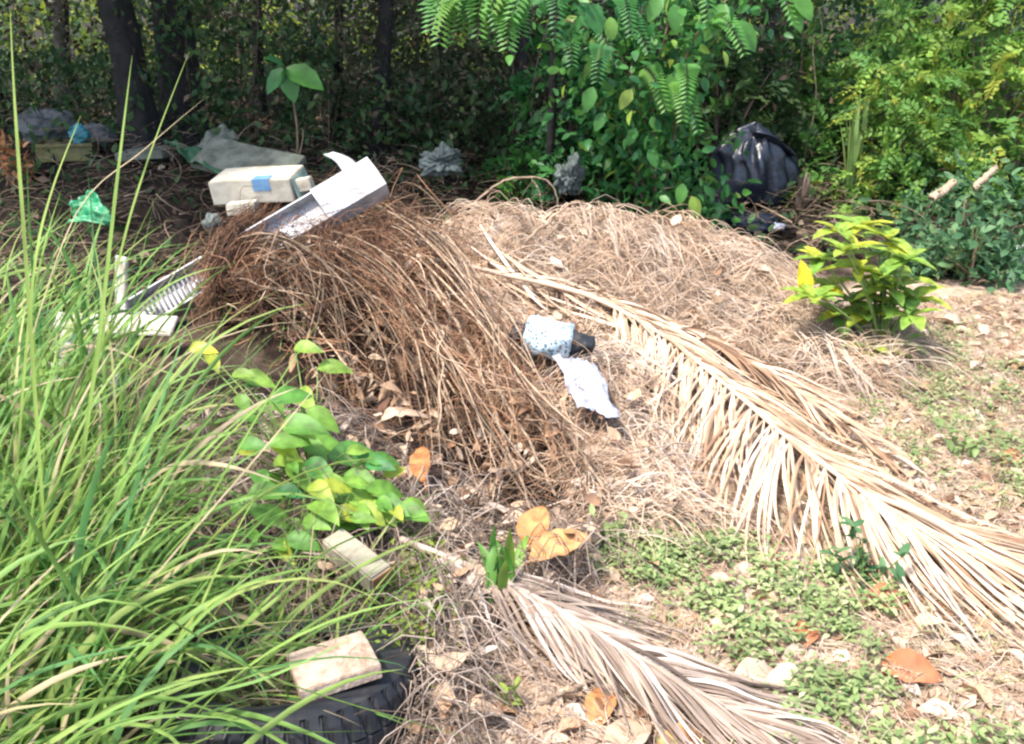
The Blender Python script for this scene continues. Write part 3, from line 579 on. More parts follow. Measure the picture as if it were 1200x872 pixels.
def bundled(name, mat, label, cat, poly, nb, per, seed, dirfun, lmin, lmax, zmax, vmean, vsd, r0, r1, xr, yr, hole, spread=.16, jit=.035, s=11, curl=.8, tint=None, vj=.13, hs=.38, flat=False):
    """strands that run together in loose bundles, with hollows between"""
    r = np.random.default_rng(seed); c = sample_poly(poly, nb, xr, yr, seed)
    f = fbm(c[:, 0], c[:, 1], hs, 3, seed); c = c[f > hole]; nb = len(c)
    th = dirfun(c, r); cu = r.normal(0, curl, nb); L = r.uniform(lmin, lmax, nb); zt = r.uniform(.05, 1, nb)*zmax*(.55+.45*np.clip(1+1.6*f[f > hole], 0, 1.4)); vb = np.clip(r.normal(vmean, vsd, nb), 0, 1); hump = r.uniform(0, .10, nb)
    if tint is not None: vb = np.clip(vb+tint(c), 0, 1)
    n = nb*per; i = np.repeat(np.arange(nb), per); t = np.linspace(0, 1, s)[None]
    a = th[i][:, None] + r.normal(0, spread, (n, 1)) + (cu[i][:, None]+r.normal(0, .45, (n, 1)))*(t-.4) + .3*np.sin(t*8+r.uniform(0, 6, (n, 1)))*r.uniform(0, 1, (n, 1))
    Ln = (L[i]*r.uniform(.4, 1.1, n))[:, None]
    x = np.cumsum(np.cos(a)*Ln/s, 1); y = np.cumsum(np.sin(a)*Ln/s, 1); o = r.uniform(.25, .6, n); k = (o*s).astype(int)
    x = x-x[np.arange(n), k][:, None]+c[i, 0][:, None]+r.normal(0, jit, (n, 1)); y = y-y[np.arange(n), k][:, None]+c[i, 1][:, None]+r.normal(0, jit, (n, 1))
    z = H(x, y) + (zt[i][:, None]+r.normal(0, .018, (n, 1)))*(.35+.65*np.sin(np.pi*np.clip(t*1.05, 0, 1))) + hump[i][:, None]*np.sin(np.pi*t) + r.normal(0, .02, (n, 1))*np.sin(t*9+r.uniform(0, 6, (n, 1)))
    if flat:
        f1 = np.clip(.6+1.3*fbm(x, y, .42, 2, 12), .12, 1.1)
        z = H(x, y) + zt[i][:, None]*f1 + r.normal(0, .035, (n, 1)) + r.normal(0, .16, (n, 1))*(t-.5)*Ln + hump[i][:, None]*.7*np.sin(np.pi*t) + r.normal(0, .012, (n, 1))*np.sin(t*9+r.uniform(0, 6, (n, 1)))
    z = np.maximum(z, H(x, y)+.003)
    g = Geo(); tube_geo(g, np.stack([x, y, z], -1), r.uniform(r0, r1, (n, 1))*np.interp(t, [0, .5, 1], [1, .9, .4]), np.clip(vb[i]+r.normal(0, vj, n), 0, 1), 3)
    return tag(g.build(name, mat), label, cat, kind='stuff')
BRUSH_PX = [[(452, 258), (525, 325), (585, 425), (640, 515), (705, 585)], [(385, 262), (472, 305), (540, 400), (585, 505), (630, 622)], [(325, 275), (420, 298), (492, 370), (530, 475), (562, 615)],
            [(282, 298), (352, 298), (430, 340), (470, 430), (500, 580)], [(258, 335), (322, 325), (382, 368), (412, 445), (445, 545)], [(246, 365), (296, 368), (340, 402), (372, 445), (395, 505)]]
BRUSH_G = np.array([smooth_path([gnd(px, py, .10) for px, py in l], 41) for l in BRUSH_PX])
def hollow(p, r, keep):
    d = 9*np.ones(len(p))
    for cx, cy, rr, h in DENTS: d = np.minimum(d, np.hypot(p[:, 0]-cx, p[:, 1]-cy)/rr)
    return (d + .25*fbm(p[:, 0], p[:, 1], .2, 2, 3) > .95) | (r.uniform(0, 1, len(p)) < keep)
def brush_flow(name, mat, label, cat, n, r0, r1, lmin, lmax, wob, vmean, vsd, seed, keep, k=3, zmax=.20, G_=None):
    """long strands that arch over the crest of the heap and fall down its face"""
    G_ = BRUSH_G if G_ is None else G_; um = len(G_)-1
    r = np.random.default_rng(seed); s = 18; nb = max(n//6, 1); ib = r.integers(0, nb, n)
    u = np.clip(r.uniform(-.03*um, 1.03*um, nb)[ib]+r.normal(0, .026*um, n), 0, um-.001); L = r.uniform(lmin, lmax, n); t0 = np.clip(r.uniform(-.05, 1, nb)[ib]*.9+r.normal(0, .05, n), 0, 1)*(1-L)
    t = np.clip(t0[:, None]+L[:, None]*np.linspace(0, 1, s)[None], 0, .999)*40; du = r.normal(0, .14*um, (n, 1))*np.where(r.uniform(0, 1, (n, 1)) < .35, 2.6, 1)*np.linspace(-1, 1, s)[None]
    uu = np.clip(u[:, None]+du, 0, um-.001); i = uu.astype(int); fu = (uu-i)[..., None]; j = np.minimum(t.astype(int), 39); ft = (t-j)[..., None]
    P = (G_[i, j]*(1-ft)+G_[i, j+1]*ft)*(1-fu)+(G_[i+1, j]*(1-ft)+G_[i+1, j+1]*ft)*fu
    q = np.linspace(0, 1, s)[None]
    for fq in (4, 9, 17):
        P = P + wob*(3/fq)*r.normal(0, 1, (n, 1, 3))*np.sin(q*fq+r.uniform(0, 6.3, (n, 1)))[..., None]
    P[..., 2] += (r.uniform(-.09, 1, nb)[ib]*zmax+r.normal(0, .02, n))[:, None]-.06 + .05*np.sin(np.pi*q)*r.uniform(0, 1, (n, 1))
    P[..., 2] = np.maximum(P[..., 2], H(P[..., 0], P[..., 1])+.004)
    d = np.full(P.shape[:2], 9.)
    for cx, cy, rr, h in DENTS: d = np.minimum(d, np.hypot(P[..., 0]-cx, P[..., 1]-cy+.35*(P[..., 2]-.15))/rr)
    ok = ((d+.2*fbm(P[..., 0], P[..., 1], .2, 2, 3)).min(1) > .72) | (r.uniform(0, 1, n) < keep); P = P[ok]; n = len(P)
    tint = .22*np.clip((P[:, s//2, 0]+.35)/.5, -1, 1)
    g = Geo(); tube_geo(g, P, r.uniform(r0, r1, (n, 1))*np.interp(np.linspace(0, 1, s), [0, .6, 1], [1, .8, .35])[None], np.clip(r.normal(vmean, vsd, n)+tint, 0, 1), k)
    return tag(g.build(name, mat), label, cat, kind='stuff')
brush_flow('dead_brush', M['brush'], 'heap of tangled reddish brown dead vines and twigs', 'brush heap', 3200, .0010, .0034, .12, .65, .075, .48, .3, 171, .05)
brush_flow('crossing_twigs', M['brush'], 'short dead twigs crossing the brown brush at all angles', 'twigs', 900, .0010, .0030, .08, .34, .17, .56, .28, 174, .05, zmax=.26)
CREST_G = np.array([smooth_path([gnd(px, py, o) for px, py in l], 41) for l, o in (([(238, 345), (260, 305), (302, 266), (346, 244), (400, 250)], .25), ([(246, 372), (280, 325), (328, 288), (380, 272), (432, 284)], .15))])
brush_flow('crest_brush', M['brush'], 'dead brown twigs lying along the crest of the heap over the gutter', 'brush', 620, .0009, .0030, .15, .8, .05, .5, .25, 173, 1, G_=CREST_G)
brush_flow('brush_stems', M['stem'], 'thicker bare stems arching over the brown brush heap', 'stems', 130, .003, .0062, .35, .95, .03, .66, .25, 172, .7, 5, .26)
def tendrils(n, seed):
    """fine curled twigs filling the heap in every direction"""
    r = np.random.default_rng(seed); q_ = sample_poly(POLY_BRUSH, n, (-2, 1), (2.3, 5.6), seed); q_ = q_[hollow(q_, r, .04)]; n = len(q_); s = 9
    R_ = r.uniform(.03, .24, (n, 1)); an = r.uniform(0, 6.28, (n, 1))+np.linspace(0, 1, s)[None]*r.uniform(.8, 3.6, (n, 1))
    A = rdir(n, r); B = unit(np.cross(A, rdir(n, r)))
    P = np.c_[q_, H(q_[:, 0], q_[:, 1])+r.uniform(0, 1, n)**1.2*.25][:, None]+R_[..., None]*(np.cos(an)[..., None]*A[:, None]+np.sin(an)[..., None]*B[:, None]*.7+(an-an[:, :1])[..., None]*np.cross(A, B)[:, None]*.25)
    P = P+r.normal(0, .004, P.shape); P[..., 2] = np.maximum(P[..., 2], H(P[..., 0], P[..., 1])+.003)
    g = Geo(); tube_geo(g, P, r.uniform(.0008, .0022, (n, 1))*np.linspace(1, .5, s)[None], np.clip(r.normal(.40, .27, n)+.22*np.clip((q_[:, 0]+.35)/.5, -1, 1), 0, 1), 3)
    return tag(g.build('brush_twigs', M['brush']), 'loose fine twigs curling out of the brown brush heap', 'twigs', kind='stuff')
tendrils(4600, 72)
ps = sample_poly(POLY_STRAW, 15000, (-1.2, 2.6), (2.5, 6.2), 73)
strands('dry_straw', M['straw'], 'pale dry straw and shredded thatch covering the mound', 'straw', ps, 73, .1, .5, .0012, .003, d_right, lambda p, r: r.uniform(0, 1, len(p))**2*.10, .55, .2, 7, 1.2, .03)
bundled('shredded_thatch', M['straw'], 'long shredded palm fibre combed over the mound', 'thatch', POLY_STRAW, 330, 16, 85, d_right, .25, .8, .08, .6, .2, .001, .003, (-1.2, 2.6), (2.5, 6.2), -.5)
pl = sample_poly(POLY_LITTER, 15000, (-.7, 4.2), (1.5, 5.6), 74)
strands('straw_litter', M['straw'], 'short broken straw scattered over the sunny ground', 'straw litter', pl, 74, .04, .24, .0008, .002, d_any, lambda p, r: r.uniform(0, .02, len(p)), .55, .25, 5, 1.0, .012)
pf = sample_poly(POLY_FRONT, 3200, (-1.2, .6), (1.5, 3.3), 75); pf = pf[~((np.hypot(pf[:, 0]-.1, (pf[:, 1]-2.55)*.7) < .2) & (np.arange(len(pf)) % 4 > 0))]
strands('weed_tangle', M['grey_frond'], 'grey brown tangle of dead weed stems before the heap', 'dead weeds', pf, 75, .12, .6, .001, .0026, d_any, lambda p, r: r.uniform(0, .12, len(p)), .55, .28, 7, 1.2, .07)

def litter(name, mat, label, pts, seed, s0, s1, vm, vs, zmax=.03, curl=.5):
    r = np.random.default_rng(seed); n = len(pts); g = Geo()
    for i in range(5):
        p = pts[i::5]; k = len(p)
        tm = leaf_template(r.uniform(.18, .34), r.uniform(-.2, .9), r.uniform(-curl, curl), wav=.1, seed=seed+i)
        ax = rdir(k, r)*[1, 1, .15]; leaves_geo(g, tm, np.c_[p, H(p[:, 0], p[:, 1])+r.uniform(.0, zmax, k)], ax, rdir(k, r, 3.5), s0+(s1-s0)*r.uniform(0, 1, k)**2.2, np.clip(r.normal(vm, vs, k), 0, 1))
    return tag(g.build(name, mat), label, 'leaf litter', kind='stuff')
litter('leaf_litter', M['litter'], 'tan and pale dry leaves littering the sunny ground', sample_poly(POLY_LITTER, 7500, (-.7, 4.2), (1.5, 5.6), 76), 76, .015, .10, .6, .26, .014)
litter('heap_leaf_litter', M['litter'], 'brown leaf scraps caught in the straw and brush', np.r_[sample_poly(POLY_STRAW, 900, (-1.2, 2.6), (2.5, 6.2), 77), sample_poly(POLY_BRUSH, 350, (-2, 1), (2.3, 5.6), 78), sample_poly(POLY_FRONT, 700, (-1.2, .6), (1.5, 3.3), 79)], 77, .03, .09, .55, .25, .14)

r = np.random.default_rng(87); q_ = sample_poly(POLY_BRUSH, 420, (-2, 1), (2.3, 5.6), 87); g = Geo(); k = len(q_)
leaves_geo(g, leaf_template(.2, .7, .6, wav=.12, seed=87), np.c_[q_, H(q_[:, 0], q_[:, 1])+r.uniform(.02, .2, k)], rdir(k, r), rdir(k, r, .8), r.uniform(.03, .10, k), np.clip(r.normal(.45, .25, k), 0, 1))
tag(g.build('brush_leaf_scraps', M['litter']), 'curled dry leaf scraps caught among the brown twigs', 'leaf scraps', kind='stuff')
# ------------------------------------------------------------------ palm fronds
def frond(name, label, rpx, offs, seed, mat, nl, Llow, Lup, alow, aup, w, rr, vlow, vup, tr=(.1, .98), up_tr=(.1, .98), spread=.12):
    r = np.random.default_rng(seed)
    pts = np.array([gnd(px, py, o) for (px, py), o in zip(rpx, offs)])
    base = pts[0].copy(); root = thing(name, label, 'palm frond', base)
    n = 90; R = smooth_path(pts, n); R[:, 2] = np.maximum(R[:, 2], H(R[:, 0], R[:, 1])+.015)
    g = Geo(); rad = np.linspace(rr, rr*.2, n)
    tube_geo(g, R, rad, .8, 8, True); g.build('rachis', mat, root, loc=base).location = (0, 0, 0)
    T = unit(np.gradient(R, axis=0))
    g = Geo(); s = 12; t = np.linspace(0, 1, s)
    for sg, L0, a0, v0, trr in ((-1, Llow, alow, vlow, tr), (1, Lup, aup, vup, up_tr)):
        k = nl; u = np.sort(np.clip(r.uniform(*trr, k), 0, .995)); i = (u*(n-1)).astype(int)
        th = np.arctan2(T[i, 1], T[i, 0]); a = np.interp(u, [0, .5, 1], a0) + r.normal(0, spread, k)
        L = L0*np.interp(u, [0, .15, .6, 1], [.55, .95, 1, .55])*r.uniform(.75, 1.1, k)
        bend = r.normal(-.48, .25, k)*a
        ang = th[:, None] + sg*(a[:, None] + bend[:, None]*t[None]**1.3)
        x = R[i, 0][:, None] + np.cumsum(np.cos(ang)*L[:, None]/s, 1); y = R[i, 1][:, None] + np.cumsum(np.sin(ang)*L[:, None]/s, 1)
        x[:, 0] = R[i, 0]; y[:, 0] = R[i, 1]
        z = R[i, 2][:, None]*(1-sstep(0, .75, t))[None] + (H(x, y)+r.uniform(.006, .05, (k, 1)))*sstep(0, .75, t)[None]
        z = np.maximum(z, H(x, y)+.006) + (.03*np.sin(t*np.pi)*r.uniform(0, 1, (k, 1)))
        P = np.stack([x, y, z], -1)
        sd = np.stack([-np.sin(ang), np.cos(ang), r.normal(0, .7, (k, 1))+0*ang], -1); sd = unit(sd)
        ww = w*r.uniform(.6, 1.15, (k, 1))*np.interp(t, [0, .1, .5, 1], [.5, 1, .8, .08])[None]
        strip_geo(g, P, ww, sd, np.clip(r.normal(v0, .27, k), 0, 1), .9)
    o = g.build('leaflets', mat, root, loc=base); o.location = (0, 0, 0)
    return root
frond('palm_frond', 'largest dry palm frond sweeping down the mound to the sunny ground', [(488, 300), (590, 322), (690, 347), (775, 392), (855, 455), (940, 527), (1030, 588), (1120, 632), (1230, 672)],
      [.17, .17, .17, .17, .15, .12, .09, .06, .04], 81, M['frond'], 270, .84, .78, (1.05, .78, .45), (.25, .3, .35), .0145, .0145, .74, .55, (.30, .97), (.25, .97), .15)
frond('palm_frond', 'narrow brown palm frond lying just above the largest frond', [(640, 330), (740, 362), (840, 405), (930, 455), (1040, 535)],
      [.13, .13, .12, .09, .04], 82, M['frond'], 60, .5, .45, (.35, .3, .25), (.35, .3, .25), .016, .011, .32, .5)
frond('palm_frond', 'greyish dry palm frond lying across the front ground', [(470, 632), (560, 668), (650, 712), (740, 765), (840, 822), (960, 890)],
      [.14, .13, .11, .09, .06, .04], 83, M['grey_frond'], 150, .40, .44, (.5, .4, .3), (.55, .4, .3), .013, .011, .55, .62)
# broad pale sheath straps beside the rachis
g = Geo(); r = np.random.default_rng(84); n = 34; s = 10
st = sample_poly([(560, 320), (660, 345), (760, 385), (800, 430), (740, 440), (660, 390), (570, 350)], n, (-.4, 1.2), (3, 5.2), 84)
t = np.linspace(0, 1, s); a = -.75 + r.normal(0, .2, n); L = r.uniform(.35, .8, n)
x = st[:, :1]+np.cos(a)[:, None]*L[:, None]*(t-.3); y = st[:, 1:]+np.sin(a)[:, None]*L[:, None]*(t-.3)
z = H(x, y)+r.uniform(.05, .13, (n, 1))+.02*np.sin(t*3)
strip_geo(g, np.stack([x, y, z], -1), r.uniform(.012, .035, (n, 1))*np.interp(t, [0, .3, .8, 1], [.6, 1, .8, .2])[None], np.repeat(np.c_[-np.sin(a), np.cos(a), r.normal(0, .3, n)][:, None], s, 1), np.clip(r.normal(.75, .15, n), 0, 1), .5)
tag(g.build('sheath_straps', M['frond']), 'broad pale straps of dry palm sheath on the mound', 'palm sheath', kind='stuff')

# single sticks and arching vines
def stick(name, label, cat, pts3, r0, r1, var, mat='stem', k=6):
    P = smooth_path(pts3, 30); r = np.random.default_rng(int(abs(P[0, 0])*1000) % 977)
    P = P + r.normal(0, .003, P.shape); base = P[0].copy()
    g = Geo(); tube_geo(g, P, np.linspace(r0, r1, 30), var, k, True)
    return tag(g.build(name, M[mat], loc=base), label, cat)
def gpts(l): return [gnd(px, py, o) for px, py, o in l]
V3 = lambda l, Y: [at(px, py, Y+dy) for px, py, dy in l]
stick('arching_vine', 'dry vine arching highest over the straw behind the bag scrap', 'vine', V3([(530, 260, 0), (580, 218, .05), (620, 207, .1), (648, 218, .1), (655, 250, .1)], 5.3), .008, .004, .7)
stick('arching_vine', 'dry vine arching over the brown cardboard scrap', 'vine', V3([(612, 290, -.2), (640, 262, -.1), (672, 238, 0), (698, 246, .1), (730, 270, .1)], 4.85), .008, .004, .85)
stick('arching_vine', 'small dry vine loop beneath the two taller arches', 'vine', V3([(615, 285, -.1), (632, 268, -.1), (655, 262, 0), (690, 275, .1)], 4.75), .006, .004, .9)
stick('thin_vine', 'thin vine hanging inside the tallest arch', 'vine', V3([(622, 208, .1), (632, 225, .1), (636, 250, .1)], 5.3), .004, .003, .8)
stick('dry_branch', 'long reddish branch crossing the brown brush from the gutter', 'branch', gpts([(430, 255, .19), (500, 330, .2), (560, 420, .2), (610, 500, .17), (650, 580, .08)]), .009, .005, .75)
stick('dry_branch', 'reddish branch running down the brush toward the orange leaf', 'branch', gpts([(505, 320, .2), (555, 420, .22), (590, 510, .18), (622, 595, .08)]), .008, .005, .7)
stick('dry_branch', 'grey twig slanting across the shaded face of the brush', 'branch', gpts([(338, 340, .18), (380, 395, .2), (420, 448, .16)]), .006, .004, .9)
stick('dry_branch', 'brown branch reaching from the white scrap down to the grass litter', 'branch', gpts([(600, 440, .18), (650, 490, .16), (700, 560, .12), (735, 620, .05)]), .008, .005, .65)
stick('dry_stick', 'curved dark stick on the front ground beside the moss', 'stick', gpts([(485, 702, .05), (520, 745, .05), (556, 800, .04), (590, 855, .02)]), .008, .004, .35)
stick('dry_stick', 'thin brown stick lying beneath the greyish frond', 'stick', gpts([(630, 825, .02), (690, 800, .03), (745, 780, .04)]), .006, .004, .6)
stick('dry_stick', 'stick crossing the mossy weeds beside the wood block', 'stick', gpts([(460, 680, .08), (500, 712, .08), (545, 742, .04)]), .007, .005, .85)
stick('grey_stick', 'short weathered grey stick among the blue green shrubs', 'stick', V3([(1092, 232, 0), (1105, 224, .05), (1118, 213, .1)], 6.1), .03, .025, .95)
stick('grey_stick', 'second grey stick, higher and farther among the blue green shrubs', 'stick', V3([(1142, 220, 0), (1155, 208, .05), (1168, 196, .1)], 6.2), .025, .02, .95)
stick('pale_branch', 'forked pale branch end lying below the white bag scrap', 'branch', gpts([(690, 415, .12), (672, 450, .12), (655, 475, .1), (638, 483, .08)]), .013, .010, 1.0)

# ------------------------------------------------------------------ dumped rubbish
def box_obj(name, size, mat, parent, loc=(0, 0, 0), rot=(0, 0, 0), bev=.006, warp=0, seed=0, open_face=None, cuts=0):
    bm = bmesh.new(); bmesh.ops.create_cube(bm, size=1)
    bmesh.ops.scale(bm, vec=Vector(size), verts=bm.verts)
    if open_face is not None:
        bm.faces.ensure_lookup_table(); f = max(bm.faces, key=lambda f: f.normal.dot(Vector(open_face))); bmesh.ops.delete(bm, geom=[f], context='FACES_ONLY')
        bmesh.ops.solidify(bm, geom=bm.faces[:], thickness=.006)
    elif bev: bmesh.ops.bevel(bm, geom=bm.edges[:], offset=bev, segments=2, affect='EDGES')
    if cuts: bmesh.ops.subdivide_edges(bm, edges=[e for e in bm.edges if e.calc_length() > .03], cuts=cuts, use_grid_fill=True)
    if warp:
        rr = np.random.default_rng(seed); ph = rr.uniform(0, 6, (3, 3)); fr = 5/max(size)
        for v in bm.verts:
            c = v.co.copy()
            for k in range(3): v.co[k] += warp*(math.sin(c[0]*fr+ph[k, 0])+math.sin(c[1]*fr+ph[k, 1])+math.sin(c[2]*fr*1.3+ph[k, 2]))*.5
    bmesh.ops.recalc_face_normals(bm, faces=bm.faces)
    me = bpy.data.meshes.new(name); bm.to_mesh(me); bm.free(); me.materials.append(mat)
    o = bpy.data.objects.new(name, me); COL.objects.link(o); o.location = Vector([float(c) for c in loc]); o.rotation_euler = rot
    if parent: o.parent = parent
    return o
def crumple(name, mat, size, loc, seed, amp=.18, nu=84, nv=48, parent=None, pleat=0, rot=0, sag=0, top=1.0, sharp=1):
    """crumpled closed bag: a lat-long shell with folds"""
    r = np.random.default_rng(seed); u = np.linspace(0, 2*math.pi, nu, endpoint=False); v = np.linspace(0, math.pi, nv)
    U, Vv = np.meshgrid(u, v); d = np.stack([np.sin(Vv)*np.cos(U), np.sin(Vv)*np.sin(U), np.cos(Vv)], -1)
    rad = np.ones_like(U)
    for k in range(16):
        fq = 2*1.16**k; w = rdir(1, r)[0]*fq; w2 = rdir(1, r)[0]*fq*.7
        rad += amp*r.uniform(.5, 1)/(1+k*.22)*(1-2*np.abs(np.sin(d@w+1.3*np.sin(d@w2+r.uniform(0, 6))+r.uniform(0, 6)))**sharp)*.5
    if pleat: rad += pleat*np.sin(U*pleat_n+2*np.sin(Vv*2))*np.clip(np.sin(Vv), 0, 1)
    P = d*rad[..., None]*np.array(size)/2
    if sag: P[..., 2] = np.maximum(P[..., 2], -size[2]/2*sag)
    c, s = math.cos(rot), math.sin(rot); P[..., :2] = P[..., :2]@np.array([[c, s], [-s, c]])
    q = [(i*nu+j, i*nu+(j+1) % nu, (i+1)*nu+(j+1) % nu, (i+1)*nu+j) for i in range(nv-1) for j in range(nu)]
    g = Geo(); g.add(P.reshape(-1, 3), q)
    o = g.build(name, mat, parent)
    o.location = Vector([float(c) for c in loc]); return o
pleat_n = 13
def sheet(name, mat, corners, seed, amp=.03, n=18, thick=.003, parent=None, edge=.0):
    """crumpled sheet spanned by four corners (a,b,c,d round the edge)"""
    r = np.random.default_rng(seed); a, b_, c, d = [np.asarray(k, float) for k in corners]
    U, V_ = np.meshgrid(np.linspace(0, 1, n), np.linspace(0, 1, n)); u = U[..., None]; v = V_[..., None]
    if edge: u = u+edge*np.sin(v*9+r.uniform(0, 6))*.5; v = v+edge*np.sin(u*11+r.uniform(0, 6))*.5
    P = a*(1-u)*(1-v)+b_*u*(1-v)+c*u*v+d*(1-u)*v
    nrm = np.cross(b_-a, d-a); nrm = nrm/np.linalg.norm(nrm)
    h = 0
    for k in range(6): w = r.normal(size=2)*(3+k*2); h = h+(np.abs(np.sin(U*w[0]+V_*w[1]+r.uniform(0, 6)))-.5)/(1+k*.5)
    P = P+nrm*(h*amp)[..., None]
    base = a.copy(); F = (P-base).reshape(-1, 3); B = (P-base-nrm*thick).reshape(-1, 3)
    q = [(i*n+j, i*n+j+1, (i+1)*n+j+1, (i+1)*n+j) for i in range(n-1) for j in range(n-1)]
    m = n*n; q2 = [(x[3]+m, x[2]+m, x[1]+m, x[0]+m) for x in q]
    ring = [j for j in range(n)]+[i*n+n-1 for i in range(1, n)]+[(n-1)*n+j for j in range(n-2, -1, -1)]+[i*n for i in range(n-2, 0, -1)]
    q3 = [(ring[i], ring[i]+m, ring[(i+1) % len(ring)]+m, ring[(i+1) % len(ring)]) for i in range(len(ring))]
    g = Geo(); g.add(np.r_[F, B], q+q2+q3)
    o = g.build(name, mat, parent); 
    if parent is None: o.location = Vector([float(c) for c in base])
    return o

# --- white gutter: a long channel rising out of the heap
def gutter():
    p1 = at(445, 210, 5.1); p0 = at(160, 378, 4.62)
    root = thing('white_gutter', 'long white plastic gutter sticking up out of the brown brush', 'gutter', p0)
    ax = p1-p0; L = np.linalg.norm(ax); ax = ax/L
    side = unit(np.cross(ax, [0, 0, 1.])); side = unit(side*1.0); nrm = np.cross(side, ax)
    # roll so that the open face looks toward the upper left
    ro = math.radians(-44); s2 = side*math.cos(ro)+nrm*math.sin(ro); n2 = np.cross(s2, ax)
    w = .10; h = .075; th = .008
    out_ = [(-w, h), (-w, 0), (-w*.8, -.012), (w*.8, -.012), (w, 0), (w, h*1.25)]
    inn = [(w-th, h*1.25), (w-th, th), (-w+th, th), (-w+th, h)]
    prof = np.array(out_+inn); m = len(prof); n = 24; t = np.linspace(0, L, n)
    V = (t[:, None, None]*ax + prof[None, :, :1]*s2 + prof[None, :, 1:]*n2)
    q = [(i*m+j, i*m+(j+1) % m, (i+1)*m+(j+1) % m, (i+1)*m+j) for i in range(n-1) for j in range(m)]
    V2 = V.reshape(-1, 3)
    caps = []
    for o_ in (0, (n-1)*m): caps += [(o_+0, o_+1, o_+8, o_+9), (o_+1, o_+2, o_+3, o_+8), (o_+3, o_+4, o_+7, o_+8), (o_+4, o_+5, o_+6, o_+7)]
    g = Geo(); g.add(V2, q+caps); g.build('channel', M['white_pvc'], root, smooth=False)
    # closed sleeve over the top third (lavender underside, square end)
    sl = []; pr = np.array([(-w-.006, h+.01), (-w-.006, -.02), (w+.006, -.02), (w+.006, h*1.25+.012), (w*.2, h*1.5+.012)]); mm = len(pr)
    t2 = np.linspace(L*.76, L*1.0, 4)
    V = (t2[:, None, None]*ax + pr[None, :, :1]*s2 + pr[None, :, 1:]*n2).reshape(-1, 3)
    q = [(i*mm+j, i*mm+(j+1) % mm, (i+1)*mm+(j+1) % mm, (i+1)*mm+j) for i in range(3) for j in range(mm)]
    tri = [(0, j+1, j) for j in range(1, mm-1)]+[(3*mm, 3*mm+j, 3*mm+j+1) for j in range(1, mm-1)]
    g = Geo(); g.add(V, q, tri); g.build('sleeve', M['white_pvc'], root, smooth=False)
    # torn lip curling up beside the sleeve
    a_ = L*.80*ax + (-w-.01)*s2 + h*n2; n_ = 10; pts = []
    tip = at(385, 180, 5.15)-p0; b0 = at(432, 222, 5.08)-p0; mid = at(408, 186, 5.13)-p0
    path = smooth_path([b0, at(416, 204, 5.1)-p0, at(402, 188, 5.13)-p0, tip], 14)
    g = Geo(); strip_geo(g, path[None], np.linspace(.13, .05, 14)[None], np.repeat(unit(ax*.9+s2*.3)[None, None], 14, 1), [0.], .3)
    o = g.build('torn_lip', M['white_pvc'], root)
    md = o.modifiers.new('thick', 'SOLIDIFY'); md.thickness = .006
    # louvre ribs across the low open part
    g = Geo()
    for i in range(16):
        c = ax*(L*.05+i*.026)+n2*.03
        tube_geo(g, np.array([c-s2*(w*.9), c+s2*(w*.9)]), [.006, .006], 0., 5, True)
    g.build('louvre_ribs', M['grime'], root)
gutter()
def plank(name, label, cat, a, b_, w, th, mat, seed, roll=0, warp=.004, group=None, part=None):
    a = np.asarray(a); b_ = np.asarray(b_); d = b_-a; L = float(np.linalg.norm(d)); mid = (a+b_)/2
    o = box_obj(name, (L, w, th), mat, None, mid, (0, 0, 0), .004, warp, seed, cuts=3)
    q = Vector(d).to_track_quat('X', 'Z'); o.rotation_euler = (q @ Matrix.Rotation(roll, 3, 'X').to_quaternion()).to_euler()
    return tag(o, label, cat, group)
plank('white_trim_board', 'flat white trim board lying beneath the low end of the gutter', 'board', at(62, 378, 4.35), at(205, 384, 4.2), .11, .02, M['dirty_white'], 1, .7)
plank('white_trim_board', 'short white board standing upright among the grass blades', 'board', at(143, 385, 4.5), at(143, 300, 4.55), .09, .02, M['dirty_white'], 2, 0)
plank('white_trim_board', 'slanting white board half hidden deepest in the tall grass', 'board', at(40, 448, 3.4), at(96, 396, 3.7), .15, .02, M['dirty_white'], 3, .5)
plank('white_trim_board', 'small dirty white scrap on the soil below the trim board', 'board', at(108, 476, 3.45), at(150, 440, 3.6), .09, .015, M['dirty_white'], 4, .4)

# --- cream box with a blue label
def cream_box():
    c = at(296, 223, 5.9)
    root = thing('cardboard_box', 'long cream box with a blue label lying in the shade behind the heap', 'box', c)
    root.rotation_euler = (math.radians(6), math.radians(-4), math.radians(-6))
    box_obj('carton', (.53, .3, .145), M['cream_card'], root, (0, .12, 0), (0, 0, 0), .005, .006, 5, cuts=4)
    box_obj('blue_label', (.115, .09, .075), M['blue_paper'], root, (.075, .012, .0385), (0, 0, 0), .002)
    box_obj('end_flap', (.012, .28, .13), M['mint'], root, (.278, .13, -.005), (0, math.radians(-14), 0), .003)
cream_box()
plank('card_scrap', 'small cream scrap lying just beyond the end of the cream box', 'scrap', at(345, 218, 5.95), at(366, 214, 5.95), .1, .08, M['cream_card'], 6, 0)
plank('card_scrap', 'cream scrap wedged underneath the cream box', 'scrap', at(268, 244, 5.8), at(302, 242, 5.8), .1, .07, M['cream_card'], 7, 0)
sheet('green_tarpaulin', M['green_sheet'], [at(190, 160, 7.2), at(232, 172, 6.9), at(285, 208, 6.2), at(225, 190, 6.4)], 8, .03)
tag(bpy.data.objects['green_tarpaulin'], 'dark green tarpaulin sheet sagging behind the cream box', 'tarpaulin')
plank('grey_board', 'long grey green board resting behind the cream box', 'board', at(238, 178, 6.6), at(345, 202, 6.3), .3, .05, M['grey_board'], 9, .5)
tag(sheet('cardboard_tent', M['grey_board'], [at(225, 172, 6.9), at(258, 141, 7.1), at(280, 158, 7.1), at(276, 190, 6.8)], 10, .03), 'folded grey cardboard standing like a tent behind the tarpaulin', 'cardboard')
